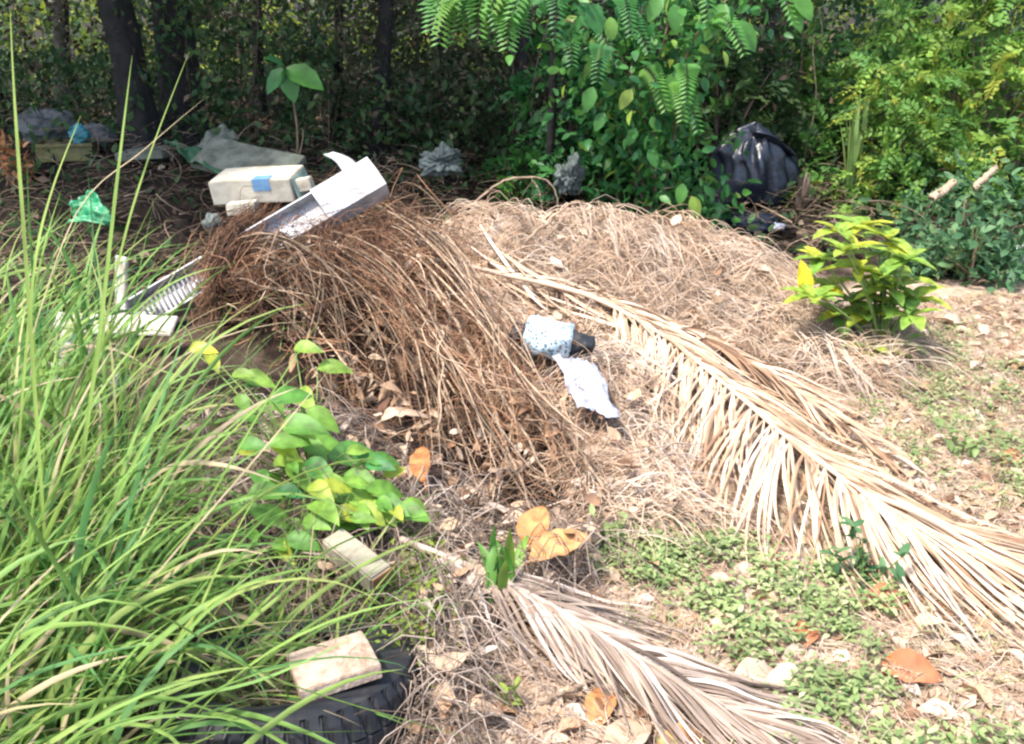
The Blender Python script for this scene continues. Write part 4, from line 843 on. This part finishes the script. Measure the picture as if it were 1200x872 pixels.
plank('pale_slab', 'pale flat slab lying between the grey bundle and the tarpaulin', 'slab', at(150, 180, 7.1), at(204, 177, 7.0), .3, .06, M['grey_board'], 11, 0)
tag(crumple('cloth_bundle', M['grey_cloth'], (.55, .4, .36), at(55, 150, 7.6), 12, .2, sag=.7), 'grey cloth bundle on top of the far rubbish heap', 'bundle')
tag(crumple('cloth_bundle', M['grey_cloth'], (.34, .3, .2), at(112, 160, 7.4), 13, .2, sag=.7), 'small grey bundle beside the teal packet', 'bundle')
tag(crumple('teal_packet', M['teal'], (.17, .12, .17), at(93, 158, 7.25), 14, .15, 50, 30), 'bright teal packet on the far rubbish heap', 'packet')
box_t = thing('plastic_crate', 'yellowish plastic crate under the teal packet', 'crate', at(80, 176, 7.3))
box_obj('crate_body', (.4, .28, .13), M['yellow_bin'], box_t, (0, 0, 0), (0, 0, .2), 0, 0, 0, (0, 0, 1))
box_obj('crate_rim', (.42, .02, .025), M['yellow_bin'], box_t, (.03, -.145, .055), (0, 0, .2), .004)
tag(sheet('green_plastic_bag', M['green_bag'], [at(78, 262, 5.3), at(86, 232, 5.4), at(108, 220, 5.4), at(132, 258, 5.2)], 15, .04, edge=.06), 'bright green plastic bag showing through the grass', 'plastic bag')
bush('rusty_plant', M['orange_leaf'], 'rusty orange dying plant beside the grey bundle at the frame edge', 'plant', (at(8, 178, 6.9)[0], 6.9), .14, .14, .25, 160, .07, 16, None, 8)
tag(crumple('small_bag', M['rag_grey'], (.12, .1, .12), at(250, 262, 5.4), 18, .25, 24, 16), 'little grey plastic bag below the cream box', 'plastic bag')
tag(crumple('grey_bag', M['rag_grey'], (.42, .3, .30), at(518, 190, 6.7), 19, .34, 84, 48, sag=.6, sharp=.7), 'dusty grey plastic bag in the shade beside the gutter top', 'plastic bag')
tag(crumple('grey_bag', M['rag_grey'], (.26, .22, .34), at(668, 208, 6.6), 20, .36, 84, 48, pleat=.06, sag=.7, sharp=.7), 'crumpled grey plastic bag behind the arching vines', 'plastic bag')
tag(crumple('cardboard_scrap', M['card_brown'], (.28, .24, .26), at(680, 268, 5.35), 21, .16, sag=.8), 'brown crumpled cardboard under the arching vines', 'cardboard')
tag(sheet('white_rag', M['dirty_white'], [at(700, 285, 5.3), at(712, 262, 5.35), at(735, 272, 5.4), at(730, 292, 5.25)], 22, .02), 'off white rag beside the brown cardboard', 'rag')

# --- black rubbish bag hung with folds
def black_bag():
    loc = np.array([at(876, 200, 7.3)[0], 7.3, float(H(at(876, 200, 7.3)[0], 7.3))])
    root = thing('rubbish_bag', 'big shiny black rubbish bag slumped at the forest edge', 'rubbish bag', loc); root.scale = (.88, .88, .92)
    nu, nv = 72, 36; u = np.linspace(0, 2*math.pi, nu, endpoint=False); v = np.linspace(0, 1, nv)
    U, Vv = np.meshgrid(u, v); r = np.random.default_rng(23)
    prof = np.interp(v, [0, .06, .3, .65, .85, .95, 1], [.02, .29, .33, .30, .20, .09, .015])[:, None]
    fold = 1+.10*np.sin(U*9+3*np.sin(Vv*4)+1)*(.3+Vv)+.07*np.sin(U*17+5*Vv)*(.4+Vv)+.10*np.sin(U*2+1)+.05*np.sin(U*4-Vv*9)
    X_ = prof*fold*np.cos(U)*1.0+.10*Vv**2; Y_ = prof*fold*np.sin(U)*.85; Z_ = Vv*.66+.03*np.sin(U*3+Vv*6)
    X_ += .06*np.sin(Vv*5)
    q = [(i*nu+j, i*nu+(j+1) % nu, (i+1)*nu+(j+1) % nu, (i+1)*nu+j) for i in range(nv-1) for j in range(nu)]
    g = Geo(); g.add(np.stack([X_, Y_, Z_], -1).reshape(-1, 3), q); g.build('bag', M['bag_black'], root)
    # draped top flap running off to the side
    P = np.zeros((10, 26, 3))
    for i in range(10):
        s_ = i/9; t = np.linspace(0, 1, 26)
        P[i] = np.stack([-.02+.40*s_+.02*np.sin(t*20)*s_, -.18+.30*t-.04*np.sin(s_*5), .62-.20*s_**1.5+.025*np.sin(t*24+s_*3)], -1)
    g = Geo(); qq = [(i*26+j, i*26+j+1, (i+1)*26+j+1, (i+1)*26+j) for i in range(9) for j in range(25)]; g.add(P.reshape(-1, 3), qq)
    o = g.build('draped_flap', M['bag_black'], root); o.modifiers.new('t', 'SOLIDIFY').thickness = .004
black_bag()
tag(crumple('small_black_bag', M['bag_black'], (.55, .35, .16), at(880, 262, 6.7), 24, .25, 60, 30, pleat=.05, sag=.5), 'flat torn black bag on the ground before the big black bag', 'rubbish bag')
tag(crumple('blue_grey_scrap', M['thin_white'], (.12, .1, .07), at(912, 266, 6.45), 25, .3, 24, 16), 'small bluish plastic scrap on the flat black bag', 'scrap')
strap_plant('dry_leaf_fan', 'greyish dry leaf fan between the black bag and green stalks', 'dead leaf', gnd(938, 250), 16, .36, .03, 26, M['grey_frond'], .35, .2, .6, .5)
# --- white tub at the edge
tub = thing('white_tub', 'small white plastic tub at the edge beyond the grass tuft', 'tub', gnd(1192, 308))
def lathe(name, prof, mat, parent, k=32, jitter=0):
    an = np.arange(k)*2*math.pi/k; V = np.array([[(r_*math.cos(a), r_*math.sin(a), z) for a in an] for r_, z in prof]).reshape(-1, 3)
    q = [(i*k+j, i*k+(j+1) % k, (i+1)*k+(j+1) % k, (i+1)*k+j) for i in range(len(prof)-1) for j in range(k)]
    g = Geo(); g.add(V, q); return g.build(name, mat, parent)
lathe('tub_body', [(.001, 0), (.07, 0), (.085, .11), (.08, .11), (.066, .006), (.001, .006)], M['white_pvc'], tub)
lathe('tub_rim', [(.0855, .10), (.094, .10), (.094, .113), (.0855, .113)], M['white_pvc'], tub)

# --- speckled packet with black ends, and white scrap
def packet():
    c = gnd(645, 394, .21)
    root = thing('speckled_packet', 'pale blue speckled packet with black ends lying on the straw', 'packet', c)
    e0 = gnd(600, 390, .21)-c; e1 = gnd(692, 404, .20)-c; ax = unit(e1-e0)
    def tubeish(name, t0, t1, r0, r1, mat, seed):
        r = np.random.default_rng(seed); n, k = 14, 22; P = []
        for i in range(n):
            f = i/(n-1); p = e0+(e1-e0)*(t0+(t1-t0)*f); an = np.arange(k)*2*math.pi/k
            rr = (r0+(r1-r0)*f)*(1+.10*np.sin(an*3+f*5+seed)+.07*np.sin(an*5-f*9)+.03*r.normal(size=k))
            if i in (0, n-1): rr = rr*.25
            s_ = unit(np.cross(ax, [0, 0, 1.])); u_ = np.cross(s_, ax)
            P.append(p+np.cos(an)[:, None]*rr[:, None]*s_*1.15+np.sin(an)[:, None]*rr[:, None]*u_*.8)
        q = [(i*k+j, i*k+(j+1) % k, (i+1)*k+(j+1) % k, (i+1)*k+j) for i in range(n-1) for j in range(k)]
        g = Geo(); g.add(np.concatenate(P), q); g.build(name, mat, root)
    tubeish('speckled_film', .14, .80, .085, .09, M['speckled'], 1)
    tubeish('black_end', -.02, .20, .045, .06, M['rubber'], 2)
    tubeish('black_end', .74, 1.06, .06, .035, M['rubber'], 3)
packet()
tag(sheet('white_bag_scrap', M['thin_white'], [gnd(650, 420, .20), gnd(700, 424, .20), gnd(728, 485, .18), gnd(676, 472, .19)], 28, .03, edge=.08), 'torn white plastic bag scrap below the speckled packet', 'plastic bag')

# --- tyre, wood block, planks
def tyre(name, label, c, R, width, tilt, seed, yaw=0):
    root = thing(name, label, 'tyre', c); root.rotation_euler = tilt
    k = 384; an = np.arange(k)*2*math.pi/k
    # tread with transverse grooves
    zs = np.array([-.5, -.49, -.38, -.36, -.14, -.12, -.10, .10, .12, .14, .36, .38, .49, .5])*width
    V = []
    for z in zs:
        f = abs(z)/width*2
        shoulder = R-.022*f**3
        groove = np.where((np.arange(k)+int(round(z*40))) % 8 < 2, .010 if f > .27 else (.005 if f < .22 else 0), 0)
        rr = shoulder - groove
        if abs(abs(z/width)-.12) < .005: rr = rr-.010
        V.append(np.c_[rr*np.cos(an), rr*np.sin(an), np.full(k, z)])
    n = len(zs); q = [(i*k+j, i*k+(j+1) % k, (i+1)*k+(j+1) % k, (i+1)*k+j) for i in range(n-1) for j in range(k)]
    g = Geo(); g.add(np.concatenate(V), q); g.build('tread', M['rubber'], root, smooth=False)
    for sg in (-1, 1):
        pr = [(R-.023, .5), (R-.04, .535), (R-.075, .545), (R-.10, .52), (R-.125, .42), (R-.135, .36), (R-.12, .34), (R-.09, .42), (R-.05, .45)]
        lathe('sidewall', [(a, b_*width*sg) for a, b_ in pr], M['rubber'], root, 96)
T0 = np.array([-.55, 1.86, 0.0]); T0[2] = float(H(T0[0], T0[1]))+.005
tyre('car_tyre', 'black car tyre lying half buried under the pale wood block', T0, .33, .2, (math.radians(-13), math.radians(3), .4), 1)
blk = gnd(391, 780, .185)
o = box_obj('wood_block', (.185, .155, .035), M['wood_pale'], None, blk, (math.radians(-4), math.radians(-2), math.radians(26)), .0025, .002, 31, cuts=3)
tag(o, 'pale pinkish sawn wood block resting on the tyre', 'wood block')
pk = thing('plank_end', 'weathered grey plank stub with brown sawn end above the wood block', 'plank', gnd(424, 660, .19))
pk.rotation_euler = (math.radians(8), math.radians(10), math.radians(-42))
box_obj('weathered_plank', (.21, .075, .055), M['wood_grey'], pk, (-.02, 0, 0), (0, 0, 0), .005, .003, 32, cuts=3)
box_obj('sawn_end', (.004, .068, .048), M['wood_brown'], pk, (.0875, 0, 0), (0, 0, 0), .0)
tag(crumple('rubber_scrap', M['rubber'], (.12, .22, .14), gnd(506, 735, .03), 33, .2, 30, 20), 'black rubber scrap half hidden behind the mossy weeds', 'rubber scrap')
tag(sheet('pale_scrap', M['dirty_white'], [gnd(508, 724, .06), gnd(512, 706, .07), gnd(540, 705, .07), gnd(533, 724, .05)], 34, .01), 'small white scrap beside the strap leaved sprout', 'scrap')

# --- large single fallen leaves
def fallen(px, py, size, az, mat, label, var=.5, tilt=.2, curl=.35, w=.26, up=.02, seed=0):
    p = gnd(px, py, up); r = np.random.default_rng(seed+int(px)); g = Geo()
    st = np.linspace(0, 1, 11); tm = leaf_template(w, r.uniform(.3, .8), curl, tuple(st), tuple(np.sin(np.pi*(.04+.96*st))**.8), wav=.06, seed=seed+int(py))
    ax = np.array([[math.cos(az), math.sin(az), tilt]])
    leaves_geo(g, tm, np.zeros((1, 3))-ax*size*.45, ax, np.array([[r.normal(0, .25), -.35, 1.]]), [size], [var])
    st_ = np.array([-ax[0]*size*.45, -ax[0]*size*.62]); 
    tube_geo(g, st_, [.003, .002], var, 5)
    o = g.build('fallen_leaf', M[mat]); o.location = Vector([float(c) for c in p]); o.modifiers.new('t', 'SOLIDIFY').thickness = .0015
    return tag(o, label, 'dead leaf')
fallen(628, 610, .16, 1.35, 'orange_leaf', 'large orange dead leaf standing against the brush foot', .5, .9, .3, .3, .17)
fallen(655, 638, .21, .55, 'orange_leaf', 'largest golden orange dead leaf lying below the standing one', .8, .25, .2, .24, .15)
fallen(490, 535, .17, 1.9, 'orange_leaf', 'curled orange dead leaf caught on the face of the brush', .3, .7, .5, .22, .22)
fallen(470, 478, .16, .4, 'litter', 'ring curled tan leaf near the middle of the brush', .6, .5, .8, .22, .24)
fallen(1065, 785, .14, -.6, 'red_leaf', 'rust red dead leaf on the weeds near the largest frond tip', .6, .35, .3, .32, .03)
fallen(1040, 702, .15, .1, 'red_leaf', 'rust brown leaf tucked under the leaflets of the largest frond', .8, .2, .4, .28, .03)
fallen(705, 822, .13, 1.3, 'orange_leaf', 'orange brown dead leaf beside the greyish frond', .4, .5, .4, .28, .03)
fallen(735, 862, .16, .9, 'litter', 'pale orange leaf at the bottom edge below the greyish frond', .55, .3, .3, .3, .03)
fallen(800, 866, .12, .1, 'orange_leaf', 'golden dead leaf at the bottom edge among straw', .6, .2, .4, .3, .03)
fallen(1190, 535, .13, .3, 'red_leaf', 'rust brown leaf at the edge of the sunny grass', .9, .3, .4, .28, .03)
fallen(1175, 455, .14, .2, 'litter', 'brown curled leaf on the pale ground beyond the shrub', .35, .2, .6, .25, .03)
fallen(1085, 455, .14, -.3, 'litter', 'brown dead leaf below the yellowing shrub', .3, .2, .5, .25, .03)
fallen(1120, 375, .16, .2, 'litter', 'pale tan dead leaf on the ground behind the shrub', .8, .1, .4, .3, .03)
fallen(885, 790, .12, .1, 'litter', 'greyish pale leaf lying in the middle of the weeds', .7, .2, .3, .3, .03)
fallen(925, 800, .12, -.2, 'litter', 'pale dry leaf on the weeds beside the greyish one', .8, .2, .4, .35, .03)
fallen(945, 740, .11, 1.0, 'red_leaf', 'small rusty leaf in the thick of the weeds', .5, .4, .4, .3, .03)
fallen(850, 272, .2, .3, 'litter', 'brown leaf pile piece before the flat black bag', .4, .3, .4, .3, .05)
fallen(875, 285, .2, 2.0, 'orange_leaf', 'orange brown leaf under the flat black bag', .1, .3, .5, .3, .05)

# ------------------------------------------------------------------ low weeds
def weed_points(n, seed):
    r = np.random.default_rng(seed)
    main = [(760, 640), (860, 640), (1010, 660), (1060, 720), (1010, 790), (1100, 872), (1240, 860), (1300, 1000), (900, 1000), (860, 800), (770, 700)]
    a = sample_poly(main, n, (.2, 3), (1.5, 3.2), seed)
    f = fbm(a[:, 0], a[:, 1], .3, 4, 8); a = a[f > .2-.4*r.uniform(0, 1, len(a))**2]
    c = sample_poly([(1000, 470), (1300, 400), (1300, 640), (1080, 560)], n//2, (1, 4), (2.6, 4.6), seed+1); f = fbm(c[:, 0], c[:, 1], .5, 3, 3); c = c[f > -.05]
    d = sample_poly([(690, 640), (780, 610), (830, 620), (780, 700), (700, 680)], n//12, (0, 1.2), (2, 3.4), seed+2)
    e = sample_poly([(1060, 400), (1130, 380), (1140, 460), (1080, 470)], n//20, (1, 3), (3, 5), seed+3)
    return np.r_[a, c, d, e]
def weeds():
    r = np.random.default_rng(91); P0 = weed_points(2300, 91); n = len(P0); g = Geo()
    for _ in range(6):
        a = r.uniform(0, 6.28, n); d = r.uniform(.0, .035, n); h = r.uniform(.005, .055, n)
        p = np.c_[P0[:, 0]+d*np.cos(a), P0[:, 1]+d*np.sin(a), 0*a]; p[:, 2] = H(p[:, 0], p[:, 1])+h
        leaves_geo(g, leaf_template(.26, .3, .3, (0, .4, .75, 1), (.06, 1, .8, 0)), p, np.c_[np.cos(a), np.sin(a), r.uniform(-.1, .8, n)], np.tile([[0, 0, 1.]], (n, 1)), r.uniform(.010, .030, n), np.clip(r.normal(.6, .24, n)+.2*fbm(P0[:, 0], P0[:, 1], .4, 2, 5), 0, 1))
    tag(g.build('ground_weeds', M['weeds']), 'low green weeds spreading over the sunny ground', 'weeds', kind='stuff')
weeds()
def short_grass():
    r = np.random.default_rng(98); P0 = sample_poly(POLY_LITTER, 6500, (-.7, 4.2), (1.5, 5.6), 98)
    f = fbm(P0[:, 0], P0[:, 1], .4, 4, 8); P0 = P0[(f > -.05-.25*r.uniform(0, 1, len(P0))) & (P0[:, 0] > .25)]; n = len(P0); t = np.linspace(0, 1, 5)
    a = r.uniform(0, 6.28, n); L = r.uniform(.03, .10, n); e = np.clip(r.normal(.7, .35, n), .1, 1.5)[:, None]-r.uniform(.2, 1.1, (n, 1))*t[None]
    hx = np.cumsum(np.cos(e)*L[:, None]/5, 1); hz = np.cumsum(np.sin(e)*L[:, None]/5, 1)
    P = np.stack([P0[:, :1]+hx*np.cos(a)[:, None], P0[:, 1:]+hx*np.sin(a)[:, None], H(P0[:, 0], P0[:, 1])[:, None]+np.maximum(hz, .004)], -1)
    g = Geo(); strip_geo(g, P, r.uniform(.002, .005, (n, 1))*np.interp(t, [0, .5, 1], [.8, 1, .1])[None], np.repeat(np.c_[-np.sin(a), np.cos(a), 0*a][:, None], 5, 1), np.clip(r.normal(.78, .2, n), 0, 1), .4)
    tag(g.build('short_grass', M['weeds']), 'short thin pale green grass on the sunny ground', 'grass', kind='stuff')
short_grass()
def moss():
    r = np.random.default_rng(92); P0 = sample_poly([(462, 705), (490, 655), (520, 665), (505, 720), (500, 790), (475, 800), (455, 740)], 170, (-.8, 0), (1.6, 3), 92); n = len(P0); g = Geo()
    for _ in range(12):
        p = np.c_[P0, H(P0[:, 0], P0[:, 1])+r.uniform(0, 1, n)**1.5*.15] + np.c_[r.normal(0, .04, (n, 2)), 0*P0[:, 0]]
        leaves_geo(g, diamond(.25), p, rdir(n, r, .4), rdir(n, r, 1.2), r.uniform(.012, .032, n), np.clip(r.normal(.55, .25, n), 0, 1))
    tag(g.build('feathery_weeds', M['moss']), 'fine feathery yellow green weeds beside the wood block', 'weeds', kind='stuff')
moss()
def weed_plant(px, py, h, n, label, seed, mat='weeds', size=.05):
    r = np.random.default_rng(seed); c = gnd(px, py); root = thing('weed_plant', label, 'weed', c); gs = Geo(); gl = Geo()
    for j in range(4):
        tip = np.array([r.normal(0, h*.4), r.normal(0, h*.4), h*r.uniform(.7, 1.1)]); t = np.linspace(0, 1, 7)[:, None]
        P = tip*t*[1, 1, 1]; tube_geo(gs, P, np.linspace(.003, .0015, 7), .5, 4)
        k = n//4; i = r.integers(2, 7, k); leaves_geo(gl, leaf_template(.24, .3, .3), P[i], rdir(k, r, .3), np.tile([[0, 0, 1.]], (k, 1)), r.uniform(.6, 1.2, k)*size, r.uniform(.2, .7, k))
    gs.build('stem', M['stalk'], root); gl.build('foliage', M[mat], root)
weed_plant(1012, 690, .16, 36, 'taller blue green weed standing beside the largest frond tip', 93, 'blue_leaf', .055)
weed_plant(715, 652, .12, 30, 'small leafy weed beside the golden dead leaf', 94)
weed_plant(1128, 535, .13, 30, 'small leafy weed on the pale ground beyond the largest frond', 95)
weed_plant(600, 838, .08, 20, 'tiny yellow green weed on the front straw', 96, 'moss', .04)

# ------------------------------------------------------------------ vine-like broad plant before the brush
def young_plant():
    r = np.random.default_rng(97); base = gnd(365, 640); Y0 = 2.75
    base = np.array([at(365, 640, Y0)[0], Y0, float(H(at(365, 640, Y0)[0], Y0))])
    root = thing('young_broad_leaved_plant', 'bright young broad leaved plant growing between the grass and the brush', 'plant', base)
    gs = Geo(); gl = Geo()
    lv0 = [(222, 408, .12, 1.0), (243, 415, .11, .9), (284, 440, .13, .75), (318, 470, .15, .3), (348, 458, .15, .82), (330, 498, .17, .4), (352, 520, .17, .5), (385, 535, .2, .25), (372, 560, .16, .7), (405, 555, .16, .5), (430, 575, .15, .55), (405, 585, .14, .75), (440, 585, .12, .8), (340, 545, .14, .6), (315, 520, .13, .55),
          (295, 600, .15, .5), (330, 615, .15, .6), (270, 595, .12, .4), (335, 630, .12, .35), (370, 605, .12, .7), (420, 590, .12, .85), (300, 560, .12, .5), (365, 590, .15, .65), (430, 540, .12, .3), (390, 600, .12, .9), (360, 480, .14, .6)]
    lv = [(a, b_, c*.88, d) for a, b_, c, d in lv0] + [(a+r.normal(0, 24), b_+r.normal(0, 20), c*r.uniform(.45, .8), np.clip(d+r.normal(0, .2), 0, .9)) for a, b_, c, d in lv0[2:]*2]
    for px, py, s_, v_ in lv:
        p = gnd(px, py, np.interp(py, [405, 500, 560, 640], [.45, .34, .26, .16])+r.uniform(-.03, .04))-base
        t = np.linspace(0, 1, 8)[:, None]; mid = p*[.4, .4, .75]+[.03, 0, 0]
        tube_geo(gs, 2*t*(1-t)*mid+t*t*p, np.linspace(.005, .002, 8), .7, 4)
        az = r.uniform(-1.2, .6)
        leaves_geo(gl, leaf_template(.27, .4, .35, tuple(np.linspace(0, 1, 10)), tuple(np.sin(np.pi*(.03+.97*np.linspace(0, 1, 10)**.8))**.85), wav=.025, seed=int(px)), p[None], np.array([[math.cos(az), math.sin(az), r.uniform(-.35, .3)]]), np.array([[r.normal(0, .3), -.55, 1.]]), [s_], [v_])
    gs.build('stem', M['stalk'], root); gl.build('foliage', M['vine_leaf'], root)
young_plant()

# ------------------------------------------------------------------ tall grass
def blades(g, bx, by, az, L, e0, bend, w, var, r, s=12):
    n = len(bx); t = np.linspace(0, 1, s)
    e = e0[:, None] - bend[:, None]*t[None]**1.5
    a = az[:, None] + r.normal(0, .25, (n, 1))*t[None]**2
    dl = L[:, None]/(s-1)
    hx = np.cumsum(np.cos(e)*dl, 1)-np.cos(e[:, :1])*dl; hz = np.cumsum(np.sin(e)*dl, 1)-np.sin(e[:, :1])*dl
    P = np.stack([bx[:, None]+hx*np.cos(a), by[:, None]+hx*np.sin(a), H(bx, by)[:, None]+hz], -1)
    P[..., 2] = np.maximum(P[..., 2], H(P[..., 0], P[..., 1])+.01)
    tw = r.normal(0, .5, (n, 1))+r.normal(0, .6, (n, 1))*t[None]
    sd = np.stack([-np.sin(a)*np.cos(tw), np.cos(a)*np.cos(tw), np.sin(tw)], -1)
    ww = w[:, None]*np.interp(t, [0, .15, .45, .8, 1], [.55, .85, 1, .55, .03])[None]
    strip_geo(g, P, ww, unit(sd), var, .5)
g = Geo(); r = np.random.default_rng(101)
def patch(n, xr, yr, Lr, e_m, e_s, bend, wr, azm, azs, vm=.5, xf=None):
    bx = r.uniform(*xr, n); by = r.uniform(*yr, n)
    if xf is not None:
        ok = xf(bx, by); bx, by = bx[ok], by[ok]; n = len(bx)
    blades(g, bx, by, r.normal(azm, azs, n), r.uniform(*Lr, n), np.clip(r.normal(e_m, e_s, n), .3, 1.55), np.abs(r.normal(bend, bend*.5, n)), r.uniform(*wr, n), np.clip(r.normal(vm, .2, n)+.15*fbm(bx, by, .4, 2, 6)+(r.uniform(0, 1, n) < .09)*.5, 0, 1), r)
left_of = lambda m: (lambda x, y: x < m(y))
patch(1200, (-2.7, -.75), (1.75, 3.9), (.5, 1.12), 1.28, .15, .85, (.007, .026), 0, 1.2, .55, left_of(lambda y: -.47*y+.02))
patch(420, (-1.9, -.6), (1.3, 2.0), (.45, .85), 1.15, .2, 1.2, (.010, .024), .1, 1.0, .58, left_of(lambda y: -.52*y))
patch(330, (-1.6, -.6), (1.5, 3.2), (.4, .85), .85, .25, .85, (.008, .020), 0, .5, .6, left_of(lambda y: -.43*y))
patch(150, (-1.0, -.42), (1.75, 2.4), (.15, .5), .9, .35, 1.1, (.005, .012), .2, 1.2, .6)
patch(160, (-.95, -.4), (1.7, 2.3), (.15, .45), .8, .4, 1.0, (.002, .005), 0, 2, 1.0)
patch(800, (-2.4, -.5), (1.6, 3.8), (.2, .5), 1.1, .3, 1.0, (.004, .009), 0, 2, .5, left_of(lambda y: -.42*y))
patch(700, (-2.4, -.55), (1.5, 3.8), (.15, .55), .7, .35, .9, (.002, .006), 0, 2, 1.0, left_of(lambda y: -.40*y))
patch(200, (-1.5, -.4), (2.5, 4.2), (.12, .4), 1.0, .3, 1.0, (.003, .007), 0, 2, .65, left_of(lambda y: -.22*y))
# the tallest single blades
def aim_blade(pts, Y, w, var):
    P = smooth_path([at(px, py, Y+d) for px, py, d in pts], 16)[None]
    t = np.linspace(0, 1, 16); strip_geo(g, P, (w*np.interp(t, [0, .2, .6, 1], [.7, 1, .8, .05]))[None], np.tile(unit(np.array([.8, -.6, .1])), (1, 16, 1)), [var], .5)
aim_blade([(60, 720, 0), (38, 380, 0), (28, 240, 0), (18, 110, .05), (12, 10, .1)], 2.0, .020, .78)
aim_blade([(90, 600, 0), (120, 380, 0), (140, 200, .05), (155, 65, .1)], 2.2, .020, .72)
aim_blade([(90, 560, 0), (135, 330, 0), (170, 200, .05), (222, 60, .1)], 2.3, .013, .75)
aim_blade([(20, 560, 0), (40, 330, 0), (60, 230, .05), (95, 135, .1)], 2.2, .015, .8)
aim_blade([(60, 760, 0), (150, 560, 0), (215, 450, 0), (275, 355, .05)], 1.9, .018, .6)
aim_blade([(30, 420, 0), (90, 250, 0), (170, 175, .05), (240, 115, .1)], 2.3, .007, .98)
aim_blade([(-40, 830, 0), (120, 705, 0), (330, 800, .05), (560, 868, .1)], 1.35, .016, .6)
aim_blade([(-60, 810, 0), (60, 715, 0), (110, 725, .0), (165, 830, .0)], 1.4, .010, .62)
aim_blade([(-40, 760, 0), (120, 640, 0), (230, 612, .05), (330, 640, .1)], 1.7, .010, .62)
aim_blade([(20, 880, 0), (160, 830, 0), (300, 800, .0), (420, 745, .05)], 1.5, .018, .45)
tag(g.build('tall_grass', M['tall_grass']), 'tall lush green grass arching in front of the rubbish', 'grass', kind='stuff')
